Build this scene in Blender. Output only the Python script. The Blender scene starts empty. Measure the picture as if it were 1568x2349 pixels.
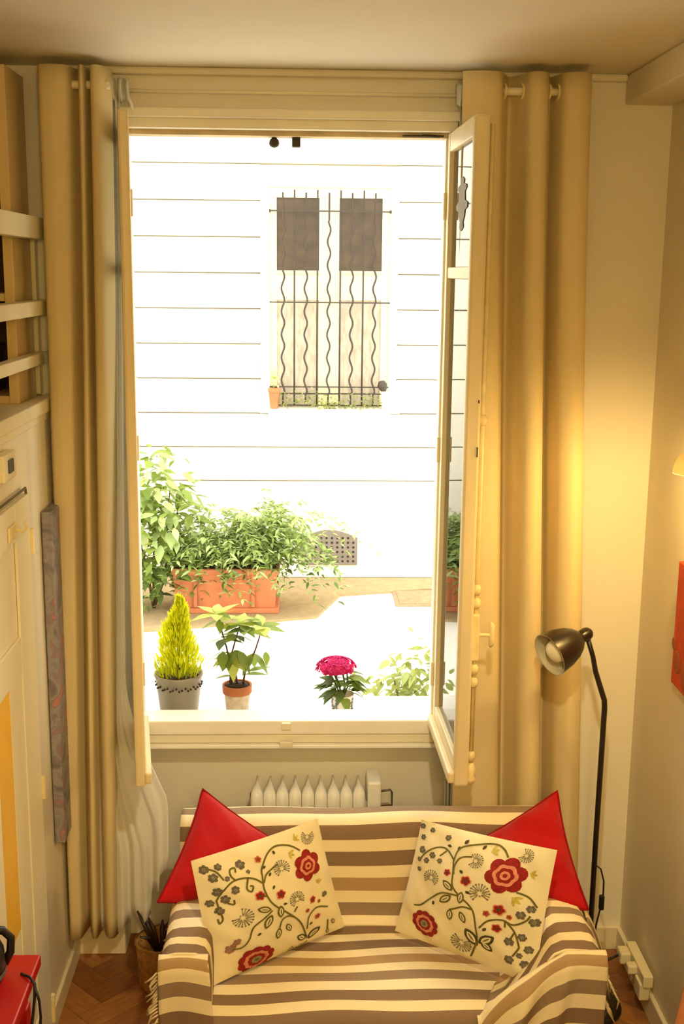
import bpy, bmesh, math, random
from mathutils import Vector, Matrix
random.seed(7)
sc = bpy.context.scene
COL = sc.collection
R = math.radians

# ------------------------------------------------------------------ camera
PITCH, YAW, ROLL = 0.20368, 0.035185, 0.010215
cy, sy, cp, sp = math.cos(YAW), math.sin(YAW), math.cos(PITCH), math.sin(PITCH)
fwd = Vector((sy*cp, cy*cp, -sp)); right = Vector((cy, -sy, 0)); up = right.cross(fwd)
r2 = right*math.cos(ROLL) + up*math.sin(ROLL); u2 = up*math.cos(ROLL) - right*math.sin(ROLL)
cam = bpy.data.cameras.new('camera'); cam.sensor_fit = 'HORIZONTAL'; cam.sensor_width = 36
cam.lens = 36*2661.7/1568; cam.clip_start = 0.02; cam.clip_end = 200
camo = bpy.data.objects.new('camera', cam); COL.objects.link(camo)
camo.matrix_world = Matrix(((r2.x, u2.x, -fwd.x, 0), (r2.y, u2.y, -fwd.y, 0), (r2.z, u2.z, -fwd.z, 2.3), (0, 0, 0, 1)))
sc.camera = camo

# ------------------------------------------------------------------ sky, exposure
SKY = 4.6
w = bpy.data.worlds.new('overcast_sky'); sc.world = w; w.use_nodes = True
bg = w.node_tree.nodes['Background']; bg.inputs[0].default_value = (1.0, 0.975, 0.915, 1); bg.inputs[1].default_value = SKY
sc.view_settings.view_transform = 'Standard'; sc.view_settings.look = 'None'
sc.view_settings.gamma = 1; sc.view_settings.use_curve_mapping = False
sc.view_settings.exposure = 0.0
WARM = (1.0, 0.68, 0.245)
WARM_SPOT = (1.0, 0.82, 0.50)
PENDANT_W, SPOT_W, WALL_W = 84.0, 104.0, 11.0  # pendant and spotlight powers belong to assumed lamps out of view

# ------------------------------------------------------------------ helpers
ORG = {}
def srgb(r, g, b):
    f = lambda c: ((c/255+0.055)/1.055)**2.4 if c/255 > 0.04045 else c/255/12.92
    return (f(r), f(g), f(b), 1)

def mat(name, col, rough=0.6, var=0.06, scale=8, bump=0.0, bscale=60, metal=0, spec=0.4, stretch=(1, 1, 1), trans=0, sheen=0):
    m = bpy.data.materials.new(name); m.use_nodes = True
    nt = m.node_tree; b = nt.nodes['Principled BSDF']; L = nt.links.new
    b.inputs['Roughness'].default_value = rough; b.inputs['Metallic'].default_value = metal
    b.inputs['Specular IOR Level'].default_value = spec
    if sheen: b.inputs['Sheen Weight'].default_value = sheen
    tc = nt.nodes.new('ShaderNodeTexCoord'); mp = nt.nodes.new('ShaderNodeMapping')
    mp.inputs['Scale'].default_value = stretch; L(tc.outputs['Object'], mp.inputs[0])
    n = nt.nodes.new('ShaderNodeTexNoise'); n.inputs['Scale'].default_value = scale; n.inputs['Detail'].default_value = 5
    L(mp.outputs[0], n.inputs[0])
    rp = nt.nodes.new('ShaderNodeValToRGB'); e = rp.color_ramp.elements
    c = Vector(col[:3]); e[0].position = 0.3; e[1].position = 0.7
    e[0].color = (*(c*(1-var)), 1); e[1].color = (*[min(1, x) for x in c*(1+var)], 1)
    L(n.outputs[0], rp.inputs[0]); L(rp.outputs[0], b.inputs['Base Color'])
    if bump:
        n2 = nt.nodes.new('ShaderNodeTexNoise'); n2.inputs['Scale'].default_value = bscale; n2.inputs['Detail'].default_value = 4
        L(mp.outputs[0], n2.inputs[0]); bp = nt.nodes.new('ShaderNodeBump'); bp.inputs['Strength'].default_value = bump
        bp.inputs['Distance'].default_value = 0.01
        L(n2.outputs[0], bp.inputs['Height']); L(bp.outputs[0], b.inputs['Normal'])
    if trans:
        tr = nt.nodes.new('ShaderNodeBsdfTranslucent'); L(rp.outputs[0], tr.inputs[0])
        mx = nt.nodes.new('ShaderNodeMixShader'); mx.inputs[0].default_value = trans
        L(b.outputs[0], mx.inputs[1]); L(tr.outputs[0], mx.inputs[2]); L(mx.outputs[0], nt.nodes['Material Output'].inputs[0])
    return m

def glass_mat(name, tint=(0.98, 0.99, 0.98), refl=0.06):
    m = bpy.data.materials.new(name); m.use_nodes = True; nt = m.node_tree; L = nt.links.new
    nt.nodes.remove(nt.nodes['Principled BSDF'])
    t = nt.nodes.new('ShaderNodeBsdfTransparent'); t.inputs[0].default_value = (*tint, 1)
    g = nt.nodes.new('ShaderNodeBsdfGlossy'); g.inputs['Roughness'].default_value = 0.02
    fz = nt.nodes.new('ShaderNodeFresnel'); fz.inputs[0].default_value = 1.52
    mx = nt.nodes.new('ShaderNodeMixShader'); L(fz.outputs[0], mx.inputs[0]); L(t.outputs[0], mx.inputs[1]); L(g.outputs[0], mx.inputs[2])
    L(mx.outputs[0], nt.nodes['Material Output'].inputs[0]); return m

class MB:
    def __init__(s): s.v = []; s.f = []; s.m = []; s.at = {}; s.cur = 0
    def add(s, vs, fs, st=None):
        o = len(s.v); s.v += [tuple(x) for x in vs]
        for f in fs: s.f.append(tuple(i+o for i in f)); s.m.append(s.cur)
        if st:
            for i, x in enumerate(st): s.at[o+i] = x
        return s
    def box(s, x0, x1, y0, y1, z0, z1, b=0.0, rot=None, piv=None):
        if b <= 0:
            vs = [(x0, y0, z0), (x1, y0, z0), (x1, y1, z0), (x0, y1, z0), (x0, y0, z1), (x1, y0, z1), (x1, y1, z1), (x0, y1, z1)]
            fs = [(0, 3, 2, 1), (4, 5, 6, 7), (0, 1, 5, 4), (1, 2, 6, 5), (2, 3, 7, 6), (3, 0, 4, 7)]
        else:
            bm = bmesh.new(); bmesh.ops.create_cube(bm, size=1)
            for q in bm.verts: q.co = Vector(((x0+x1)/2+q.co.x*(x1-x0), (y0+y1)/2+q.co.y*(y1-y0), (z0+z1)/2+q.co.z*(z1-z0)))
            bmesh.ops.bevel(bm, geom=bm.edges[:], offset=b, segments=2, affect='EDGES', profile=0.5)
            bm.verts.index_update(); vs = [q.co[:] for q in bm.verts]; fs = [[q.index for q in f.verts] for f in bm.faces]; bm.free()
        if rot is not None:
            pv = Vector(piv if piv else ((x0+x1)/2, (y0+y1)/2, (z0+z1)/2))
            vs = [pv + rot @ (Vector(q)-pv) for q in vs]
        return s.add(vs, fs)
    def ring(s, path, prof, closed=True, cap=True):
        n = len(prof[0]); vs = [p for r in prof for p in r]; fs = []
        for i in range(len(prof)-1):
            for j in range(n if closed else n-1):
                a = i*n+j; b = i*n+(j+1) % n; fs.append((a, b, b+n, a+n))
        if cap and closed: fs.append(tuple(range(n-1, -1, -1))); fs.append(tuple(range((len(prof)-1)*n, len(prof)*n)))
        return s.add(vs, fs)
    def tube(s, pts, r, n=8, cap=True):
        pts = [Vector(p) for p in pts]; prof = []; prev = None
        for i, p in enumerate(pts):
            t = (pts[min(i+1, len(pts)-1)]-pts[max(i-1, 0)])
            t = t.normalized() if t.length > 1e-9 else Vector((0, 0, 1))
            if prev is None: a = t.orthogonal().normalized()
            else: a = (prev-t*prev.dot(t)); a = a.normalized() if a.length > 1e-6 else t.orthogonal().normalized()
            prev = a; b = t.cross(a); rr = r[i] if isinstance(r, (list, tuple)) else r
            prof.append([p+a*math.cos(2*math.pi*k/n)*rr+b*math.sin(2*math.pi*k/n)*rr for k in range(n)])
        return s.ring(None, prof, True, cap)
    def lathe(s, c, prof, n=24, axis=None, cap=True):
        c = Vector(c); ax = Vector(axis).normalized() if axis else Vector((0, 0, 1))
        a = ax.orthogonal().normalized() if axis else Vector((1, 0, 0)); b = ax.cross(a)
        return s.ring(None, [[c+ax*z+a*r*math.cos(2*math.pi*k/n)+b*r*math.sin(2*math.pi*k/n) for k in range(n)] for r, z in prof], True, cap)
    def sheet(s, fn, nu, nv, stf=None, wrap=False):
        vs = []; st = []
        for i in range(nu+1):
            for j in range(nv+1):
                u, v = i/nu, j/nv; vs.append(fn(u, v))
                if stf: st.append(stf(u, v))
        fs = [(i*(nv+1)+j, (i+1)*(nv+1)+j, (i+1)*(nv+1)+j+1, i*(nv+1)+j+1) for i in range(nu) for j in range(nv)]
        return s.add(vs, fs, st if stf else None)
    def poly(s, pts2, y0, y1, axis='y'):
        n = len(pts2)
        if axis == 'y': vs = [(x, y0, z) for x, z in pts2]+[(x, y1, z) for x, z in pts2]
        elif axis == 'x': vs = [(y0, a, z) for a, z in pts2]+[(y1, a, z) for a, z in pts2]
        else: vs = [(a, b, y0) for a, b in pts2]+[(a, b, y1) for a, b in pts2]
        fs = [tuple(range(n)), tuple(range(2*n-1, n-1, -1))]+[(i, (i+1) % n, (i+1) % n+n, i+n) for i in range(n)]
        return s.add(vs, fs)
    def build(s, name, mats, parent=None, org=None, smooth=False, solid=0, fix=True):
        if parent is not None: o0 = ORG[parent.name]
        elif org is not None: o0 = Vector(org)
        else:
            xs = [v[0] for v in s.v]; ys = [v[1] for v in s.v]; zs = [v[2] for v in s.v]
            o0 = Vector(((min(xs)+max(xs))/2, (min(ys)+max(ys))/2, min(zs)))
        me = bpy.data.meshes.new(name); me.from_pydata([tuple(Vector(v)-o0) for v in s.v], [], s.f)
        ms = mats if isinstance(mats, (list, tuple)) else [mats]
        for q in ms: me.materials.append(q)
        if len(ms) > 1: me.polygons.foreach_set('material_index', s.m)
        if fix:
            bm = bmesh.new(); bm.from_mesh(me); bmesh.ops.recalc_face_normals(bm, faces=bm.faces[:]); bm.to_mesh(me); bm.free()
        if s.at:
            a = me.attributes.new('st', 'FLOAT', 'POINT'); a.data.foreach_set('value', [s.at.get(i, 0.0) for i in range(len(s.v))])
        if smooth: me.polygons.foreach_set('use_smooth', [True]*len(me.polygons))
        me.update()
        ob = bpy.data.objects.new(name, me); COL.objects.link(ob)
        if parent is not None: ob.parent = parent
        else: ob.location = o0
        ORG[ob.name] = o0
        if solid:
            md = ob.modifiers.new('thickness', 'SOLIDIFY'); md.thickness = solid; md.offset = 0
        return ob

def tag(o, label=None, cat=None, group=None, kind=None):
    if label: o['label'] = label
    if cat: o['category'] = cat
    if group: o['group'] = group
    if kind: o['kind'] = kind
    return o
def empty(name, loc, label=None, cat=None, group=None, kind=None):
    o = bpy.data.objects.new(name, None); COL.objects.link(o); o.location = loc; o.empty_display_size = 0.05
    ORG[o.name] = Vector(loc); return tag(o, label, cat, group, kind)
def struct(mb, name, m, parent=None, **k):
    o = mb.build(name, m, parent, **k)
    if parent is None: o['kind'] = 'structure'
    return o
def lerp(a, b, t): return a+(b-a)*t
def catmull(P, t):
    n = len(P)-1; x = max(0, min(1, t))*n; i = min(int(x), n-1); f = x-i
    p0, p1, p2, p3 = P[max(i-1, 0)], P[i], P[i+1], P[min(i+2, n)]
    return tuple(0.5*((2*b)+(c-a)*f+(2*a-5*b+4*c-d)*f*f+(3*b-a-3*c+d)*f**3) for a, b, c, d in zip(p0, p1, p2, p3))
def polylen(P): 
    L = [0]
    for a, b in zip(P, P[1:]): L.append(L[-1]+math.dist(a, b))
    return L
def along(P, L, s):
    s = max(0, min(L[-1], s))
    for i in range(len(P)-1):
        if s <= L[i+1] or i == len(P)-2:
            t = (s-L[i])/max(1e-9, L[i+1]-L[i]); return tuple(lerp(a, b, t) for a, b in zip(P[i], P[i+1]))

# ------------------------------------------------------------------ materials
M = {}
M['wall'] = mat('cream_plaster', srgb(232, 222, 196), 0.75, 0.02, 4, 0.06, 90)
M['wallw'] = mat('white_plaster', srgb(236, 230, 212), 0.7, 0.02, 4, 0.05, 90)
M['ceil'] = mat('ceiling_paint', srgb(234, 226, 204), 0.8, 0.02, 3, 0.04, 60)
M['wood_w'] = mat('cream_painted_wood', srgb(238, 228, 196), 0.4, 0.03, 6, 0.05, 40, stretch=(1, 1, 0.15))
M['wframe'] = mat('white_gloss_paint', srgb(240, 234, 212), 0.35, 0.04, 9, 0.05, 50)
M['case'] = mat('cream_casement_paint', srgb(224, 208, 166), 0.4, 0.06, 12, 0.06, 50, stretch=(1, 1, 0.2))
M['sillw'] = mat('white_sill_paint', srgb(252, 249, 240), 0.35, 0.02, 9, 0.04, 50)
M['oldpaint'] = mat('weathered_paint', srgb(198, 176, 134), 0.6, 0.25, 30, 0.2, 60, stretch=(0.3, 1, 1))
M['bcase'] = mat('tan_painted_shelf', srgb(206, 182, 134), 0.5, 0.05, 8, 0.05, 40, stretch=(1, 1, 0.2))
M['floor'] = mat('floor_base', srgb(60, 36, 18), 0.6, 0.1)
M['oak'] = [mat('oak_plank_%d' % i, srgb(*c), 0.38, 0.2, 14, 0.08, 40, stretch=(1, 6, 1)) for i, c in enumerate([(150, 98, 52), (136, 86, 44), (165, 110, 60)])]
M['curt'] = mat('cream_curtain_cloth', srgb(236, 218, 170), 0.9, 0.03, 5, 0.08, 300, trans=0.16, spec=0.1)
M['sheer'] = mat('white_sheer_voile', srgb(252, 250, 242), 0.9, 0.01, 6, 0.05, 300, trans=0.4, spec=0.05)
M['glass'] = glass_mat('window_glass')
M['brass'] = mat('cream_painted_metal', srgb(236, 218, 160), 0.35, 0.1, 30, 0.1, 50)
M['iron'] = mat('dark_iron', srgb(66, 58, 48), 0.6, 0.15, 20, 0.1, 80, metal=0.3)
M['rad'] = mat('radiator_enamel', srgb(252, 250, 242), 0.3, 0.02, 10)
M['steel'] = mat('dull_steel', srgb(120, 108, 88), 0.4, 0.1, 30, metal=0.6)
M['black'] = mat('black_lacquer', srgb(34, 26, 18), 0.32, 0.2, 14, spec=0.6)
M['blackp'] = mat('black_plastic', srgb(22, 20, 18), 0.4, 0.2, 12, spec=0.5)
M['greyp'] = mat('grey_plastic', srgb(88, 88, 76), 0.5, 0.1, 12)
M['shin'] = mat('lamp_inner_white', srgb(200, 192, 164), 0.5, 0.03)
M['bulb'] = mat('frosted_bulb', srgb(244, 236, 206), 0.25, 0.01)
M['redtab'] = mat('red_lacquer', srgb(176, 20, 14), 0.35, 0.08, 6, spec=0.5)
M['whitepl'] = mat('white_plastic', srgb(236, 226, 188), 0.4, 0.02)
M['redcloth'] = mat('red_cotton', srgb(176, 16, 20), 0.85, 0.08, 12, 0.12, 260, spec=0.15, sheen=0.2)
M['redpipe'] = mat('dark_red_piping', srgb(140, 12, 16), 0.8, 0.1, 20, spec=0.15)
M['cream'] = mat('ivory_cotton', srgb(244, 232, 192), 0.9, 0.03, 8, 0.14, 240, spec=0.1)
M['e_red'] = mat('red_thread', srgb(158, 30, 24), 0.8, 0.25, 160, 0.5, 400)
M['e_pink'] = mat('pink_thread', srgb(232, 150, 120), 0.8, 0.15, 160, 0.4, 400)
M['e_grey'] = mat('grey_thread', srgb(112, 104, 92), 0.8, 0.25, 160, 0.4, 400)
M['e_fan'] = mat('sage_thread', srgb(150, 146, 112), 0.8, 0.25, 160, 0.4, 400)
M['e_olive'] = mat('olive_thread', srgb(112, 104, 40), 0.8, 0.2, 160, 0.4, 400)
M['e_dark'] = mat('dark_olive_thread', srgb(80, 72, 34), 0.8, 0.2, 160, 0.4, 400)
M['e_yel'] = mat('straw_thread', srgb(206, 190, 84), 0.8, 0.2, 160, 0.4, 400)
M['e_or'] = mat('russet_thread', srgb(168, 84, 52), 0.8, 0.2, 160, 0.4, 400)
M['e_mau'] = mat('mauve_thread', srgb(170, 120, 104), 0.8, 0.2, 160, 0.4, 400)
M['sofa'] = mat('brown_upholstery', srgb(70, 48, 30), 0.9, 0.1, 20, 0.1, 200)
M['legw'] = mat('dark_wood', srgb(52, 32, 18), 0.4, 0.2, 20, stretch=(1, 1, 0.2))
M['wicker'] = mat('wicker', srgb(170, 124, 66), 0.8, 0.35, 60, 0.5, 70)
M['facade'] = mat('pale_render', srgb(246, 240, 222), 0.85, 0.015, 3, 0.05, 60)
M['joint'] = mat('render_joint', srgb(186, 178, 150), 0.9, 0.03, 5)
M['paving'] = mat('pale_paving', srgb(240, 234, 220), 0.85, 0.03, 3, 0.06, 40)
M['soil'] = mat('sandy_soil', srgb(160, 138, 100), 0.95, 0.12, 18, 0.3, 50)
M['dirt'] = mat('dark_soil', srgb(58, 38, 24), 0.95, 0.3, 60, 0.6, 90)
M['terra'] = mat('terracotta', srgb(184, 112, 72), 0.8, 0.12, 12, 0.1, 50)
M['terraw'] = mat('limed_terracotta', srgb(208, 190, 168), 0.9, 0.25, 40, 0.15, 60)
M['zinc'] = mat('zinc_planter', srgb(150, 142, 128), 0.5, 0.18, 16, 0.05, 40, metal=0.35, stretch=(1, 1, 0.3))
M['cup'] = mat('white_ceramic', srgb(236, 232, 226), 0.3, 0.03)
M['cupb'] = mat('grey_glaze', srgb(120, 118, 122), 0.35, 0.2, 40)
M['stone'] = mat('white_stone', srgb(244, 240, 230), 0.7, 0.02, 6)
M['baypaint'] = mat('ochre_window_paint', srgb(220, 206, 160), 0.6, 0.06, 8)
M['shadeg'] = mat('opal_lamp_shade', srgb(226, 206, 160), 0.4, 0.02, trans=0.12)
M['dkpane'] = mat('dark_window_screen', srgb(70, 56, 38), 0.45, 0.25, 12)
M['lace'] = mat('lace_curtain', srgb(172, 158, 138), 0.9, 0.22, 40, 0.2, 60, stretch=(1, 1, 0.3))
M['vent'] = mat('grey_cast_iron', srgb(128, 118, 104), 0.7, 0.1, 20)
M['venth'] = mat('vent_hole', srgb(50, 44, 38), 0.9, 0.1)
M['rust'] = mat('rusty_plate', srgb(150, 126, 94), 0.8, 0.2, 30, 0.3, 60)
M['redpic'] = mat('orange_red_canvas', srgb(196, 62, 20), 0.6, 0.35, 7, 0.2, 50)
M['pouf'] = mat('tan_leather', srgb(150, 80, 26), 0.45, 0.15, 16, 0.1, 90)
M['yellow'] = mat('glossy_yellow', srgb(240, 190, 60), 0.35, 0.12, 3)  # glossy yellow all over the lower door panel
M['flesh'] = mat('bark', srgb(92, 70, 48), 0.85, 0.25, 40, 0.3, 60)
def leafm(n, c, v=0.2): return mat(n, srgb(*c), 0.5, v, 30, 0.1, 80, trans=0.38, spec=0.3)
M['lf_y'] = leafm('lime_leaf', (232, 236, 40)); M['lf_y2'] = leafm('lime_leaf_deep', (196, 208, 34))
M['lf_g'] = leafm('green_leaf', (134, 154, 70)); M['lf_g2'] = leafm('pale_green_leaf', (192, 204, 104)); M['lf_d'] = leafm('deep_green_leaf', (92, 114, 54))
M['lf_l'] = leafm('olive_pale_leaf', (150, 160, 88)); M['lf_s'] = leafm('sage_leaf', (164, 182, 116)); M['lf_p'] = leafm('pale_leaf', (206, 214, 150))
M['pink'] = leafm('pink_petal', (246, 70, 160), 0.25); M['pink2'] = leafm('deep_pink_petal', (220, 30, 116), 0.25)

def stripe_mat():
    m = bpy.data.materials.new('striped_cotton_throw'); m.use_nodes = True; nt = m.node_tree; L = nt.links.new; b = nt.nodes['Principled BSDF']
    b.inputs['Roughness'].default_value = 0.92; b.inputs['Specular IOR Level'].default_value = 0.1
    a = nt.nodes.new('ShaderNodeAttribute'); a.attribute_name = 'st'
    cr = srgb(244, 230, 192); dk = srgb(138, 114, 90); md = srgb(176, 146, 104); lt = srgb(240, 224, 180); gy = srgb(152, 130, 104)
    seq = [(cr, .040), (dk, .044), (lt, .036), (dk, .044), (lt, .036), (md, .042), (lt, .036), (gy, .040)]
    tot = sum(x for _, x in seq)
    mo = nt.nodes.new('ShaderNodeMath'); mo.operation = 'FLOORED_MODULO'; mo.inputs[1].default_value = tot; L(a.outputs['Fac'], mo.inputs[0])
    dv = nt.nodes.new('ShaderNodeMath'); dv.operation = 'DIVIDE'; dv.inputs[1].default_value = tot; L(mo.outputs[0], dv.inputs[0])
    rp = nt.nodes.new('ShaderNodeValToRGB'); rp.color_ramp.interpolation = 'CONSTANT'; e = rp.color_ramp.elements
    pos = 0
    for i, (c, x) in enumerate(seq):
        q = e[i] if i < 2 else e.new(pos/tot)
        q.position = pos/tot; q.color = c; pos += x
    L(dv.outputs[0], rp.inputs[0])
    tc = nt.nodes.new('ShaderNodeTexCoord'); n = nt.nodes.new('ShaderNodeTexNoise'); n.inputs['Scale'].default_value = 220; L(tc.outputs['Object'], n.inputs[0])
    bp = nt.nodes.new('ShaderNodeBump'); bp.inputs['Strength'].default_value = 0.12; bp.inputs['Distance'].default_value = 0.005; L(n.outputs[0], bp.inputs['Height']); L(bp.outputs[0], b.inputs['Normal'])
    L(rp.outputs[0], b.inputs['Base Color']); return m
M['throw'] = stripe_mat()
def painting_mat():
    m = bpy.data.materials.new('abstract_grey_pink_canvas'); m.use_nodes = True; nt = m.node_tree; L = nt.links.new; b = nt.nodes['Principled BSDF']
    b.inputs['Roughness'].default_value = 0.55
    tc = nt.nodes.new('ShaderNodeTexCoord'); n = nt.nodes.new('ShaderNodeTexNoise'); n.inputs['Scale'].default_value = 9; n.inputs['Detail'].default_value = 10; n.inputs['Distortion'].default_value = 1.2
    L(tc.outputs['Object'], n.inputs[0]); rp = nt.nodes.new('ShaderNodeValToRGB'); e = rp.color_ramp.elements
    e[0].position = .3; e[0].color = srgb(100, 90, 100); e[1].position = .75; e[1].color = srgb(176, 106, 104)
    for p, c in ((.42, (128, 120, 126)), (.5, (156, 152, 150)), (.57, (140, 122, 128)), (.64, (196, 128, 120))): q = e.new(p); q.color = srgb(*c)
    L(n.outputs[0], rp.inputs[0]); L(rp.outputs[0], b.inputs['Base Color'])
    bp = nt.nodes.new('ShaderNodeBump'); bp.inputs['Strength'].default_value = 0.4; L(n.outputs[0], bp.inputs['Height']); L(bp.outputs[0], b.inputs['Normal']); return m
M['paint'] = painting_mat()

# ------------------------------------------------------------------ room shell
XL, XR, YW, ZC = -0.765, 1.11, 3.63, 2.885
OX0, OX1, OZ0, OZ1 = -0.525, 0.432, 0.845, 2.70          # clear window opening
floor = struct(MB().box(-2.4, XR+.2, -2.2, YW+.12, -0.12, -0.016), 'floor', M['floor'])
fo_ = ORG[floor.name]
pm = [MB().box(fo_.x-.2242, fo_.x+.2242, fo_.y-.0442, fo_.y+.0442, fo_.z-.015, fo_.z).build('plank', m, floor) for m in M['oak']]
Lp, wp = 0.45, 0.09; first = {0: True, 1: True, 2: True}; c45 = math.cos(R(45))
for a in range(-70, 71):
    for b in range(-8, 9):
        for k in (0, 1):
            if k == 0: cx, cy_, rz = a*wp+b*Lp+Lp/2, a*wp-b*Lp+wp/2, 0
            else: cx, cy_, rz = a*wp+b*Lp+Lp+wp/2, a*wp-b*Lp+wp-Lp/2, 90
            x, y = (cx-cy_)*c45, (cx+cy_)*c45+2.2
            if -0.95 < x < 1.2 and 2.2 < y < 3.80:
                i = random.randrange(3)
                if first[i]: o = pm[i]; first[i] = False
                else: o = pm[i].copy(); COL.objects.link(o); o.parent = floor
                o.location = Vector((x, y, 0))-ORG[floor.name]; o.rotation_euler.z = R(45+rz)
ceil = struct(MB().box(-2.4, XR+.2, -2.2, YW+.37, ZC, ZC+.15), 'ceiling', M['ceil'])
struct(MB().box(.965, XR, -2.2, YW, 2.80, ZC, .006), 'trim_beam', M['ceil'])
# window wall: piers, apron, lintel (recess below the window, splayed outer reveal)
struct(MB().box(-2.4, -.60, YW, YW+.37, -.1, ZC), 'wall_window_left', M['wallw'])
struct(MB().box(.50, XR+.2, YW, YW+.37, -.1, ZC), 'wall_window_right', M['wallw'])
struct(MB().box(-.60, .50, YW, YW+.37, 2.775, ZC), 'wall_window_top', M['wallw'])
struct(MB().box(-.60, .50, YW+.115, YW+.37, -.1, .72), 'wall_window_bottom', M['wallw'])
struct(MB().box(XR, XR+.2, -2.2, YW, -.1, ZC), 'wall_right', M['wall'])
struct(MB().box(-2.4, XR+.2, -2.35, -2.2, -.1, ZC), 'wall_back', M['wall'])
struct(MB().box(-2.55, -2.4, -2.35, YW+.37, -.1, ZC), 'wall_far_left', M['wall'])
# wall under the loft, with the cupboard door in it
struct(MB().box(XL-.12, XL, 2.55, YW, -.1, 1.885), 'wall_left', M['wall'])
struct(MB().box(-2.4, XL+.004, -1.2, YW, 1.86, 1.92, .004).box(XL-.03, XL+.012, -1.2, YW, 1.885, 1.925, .004), 'trim_loft_edge', M['wood_w'])
d = empty('door_1', (XL, 2.9, 0.02), kind='structure')
D0, D1 = 2.62, 3.148
dm = MB(); dm.box(XL+.0005, XL+.010, D0, D1, .04, 1.70, .003); dm.build('door_leaf', M['wood_w'], d)
fr = MB()
for y0, y1, z0, z1 in ((D0, D0+.09, .04, 1.70), (2.99, D1, .04, 1.70), (D0+.091, 2.989, 1.60, 1.70), (D0+.091, 2.989, 1.24, 1.34), (D0+.091, 2.989, .04, .20)):
    fr.box(XL+.0105, XL+.018, y0, y1, z0, z1, .002)
fr.build('door_frame_rails', M['wood_w'], d)
MB().box(XL+.0105, XL+.0125, D0+.091, 2.863, .56, 1.235).build('door_panel', M['yellow'], d)['label'] = 'yellow lower door panel'
MB().box(XL+.0105, XL+.0145, 2.865, 2.988, .202, 1.238).build('door_stile', M['wood_w'], d)
MB().tube([(XL+.012, D0, 1.716), (XL+.012, 2.9, 1.716), (XL+.012, 3.135, 1.716), (XL+.012, 3.14, 1.70)], .004, 6).build('door_top_bead', M['steel'], d)
for z in (1.565, .835, .11):
    hb = MB(); hb.tube([(XL+.02, 3.15, z-.035), (XL+.02, 3.15, z+.035)], .007, 8); hb.box(XL+.012, XL+.02, 3.142, 3.158, z-.033, z+.033)
    hb.build('hinge', M['brass'], d)
MB().tube([(XL+.02, 3.15, .147), (XL+.02, 3.15, .165)], .009, 8).build('hinge_finial', M['whitepl'], d)
# baseboards
struct(MB().box(XL, XL+.012, 3.165, YW, 0, .075, .003), 'baseboard_left', M['wood_w'])
struct(MB().box(XR-.015, XR, -2.2, YW-.012, 0, .085, .004), 'baseboard_right', M['wood_w'])
bb = MB().box(XL, -.60, YW-.012, YW, 0, .085, .003).box(.50, XR, YW-.015, YW, 0, .085, .003)
struct(bb, 'baseboard_window', M['wood_w'])
# cornice strip and window head mouldings
struct(MB().box(XL, .965, YW-.03, YW, ZC-.022, ZC, .008), 'trim_cornice', M['ceil'])
hd = MB(); hd.box(-.57, .475, YW-.03, YW+.02, 2.744, 2.772, .006); hd.box(-.555, .465, YW-.012, YW+.05, 2.715, 2.746, .004)
struct(hd, 'trim_window_head', M['wframe'])

# ------------------------------------------------------------------ window frame and casements
FY = 3.655
win = empty('window_1', ((OX0+OX1)/2, FY, OZ0), kind='structure')
f = MB(); f.box(OX0-.055, OX1+.055, FY, FY+.065, OZ1, OZ1+.06, .003); f.build('head_rail', M['oldpaint'], win)
for x0, x1 in ((OX0-.055, OX0), (OX1, OX1+.055)):
    MB().box(x0, x1, FY, FY+.065, OZ0-.07, OZ1+.002, .003).build('jamb', M['wframe'], win)
MB().box(OX0-.05, OX1+.05, FY-.03, FY+.075, OZ0-.05, OZ0, .005).build('bottom_rail', M['sillw'], win)
MB().box(OX0-.055, OX1+.055, FY-.022, FY+.05, OZ0-.082, OZ0-.052, .004).build('sill_board', M['wframe'], win)
MB().box(-.59, .49, FY-.038, FY+.02, OZ0-.096, OZ0-.083, .003).build('sill_nosing', M['sillw'], win)
kp = MB(); kp.box(-.065, -.035, FY-.04, FY-.02, OZ0-.03, OZ0-.006, .003); kp.box(-.072, -.028, FY-.043, FY-.028, OZ0-.09, OZ0-.07, .003)
kp.build('bolt_keeper', M['wframe'], win)
k2 = MB(); k2.lathe((-.088, FY+.04, OZ1-.03), [(.004, 0), (.013, .004), (.016, .012), (.014, .022), (.006, .03)], 14); k2.build('stay_knob', M['iron'], win, smooth=True)
MB().box(-.034, -.008, FY+.025, FY+.055, OZ1-.028, OZ1, .003).build('bolt_catch', M['iron'], win)
hg = MB().box(.30, .425, FY-.006, FY, OZ1+.003, OZ1+.008).tube([(.36, FY-.008, OZ1+.006), (.412, FY-.008, OZ1+.004)], .004, 6); hg.build('stay_arm', M['iron'], win)

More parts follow.
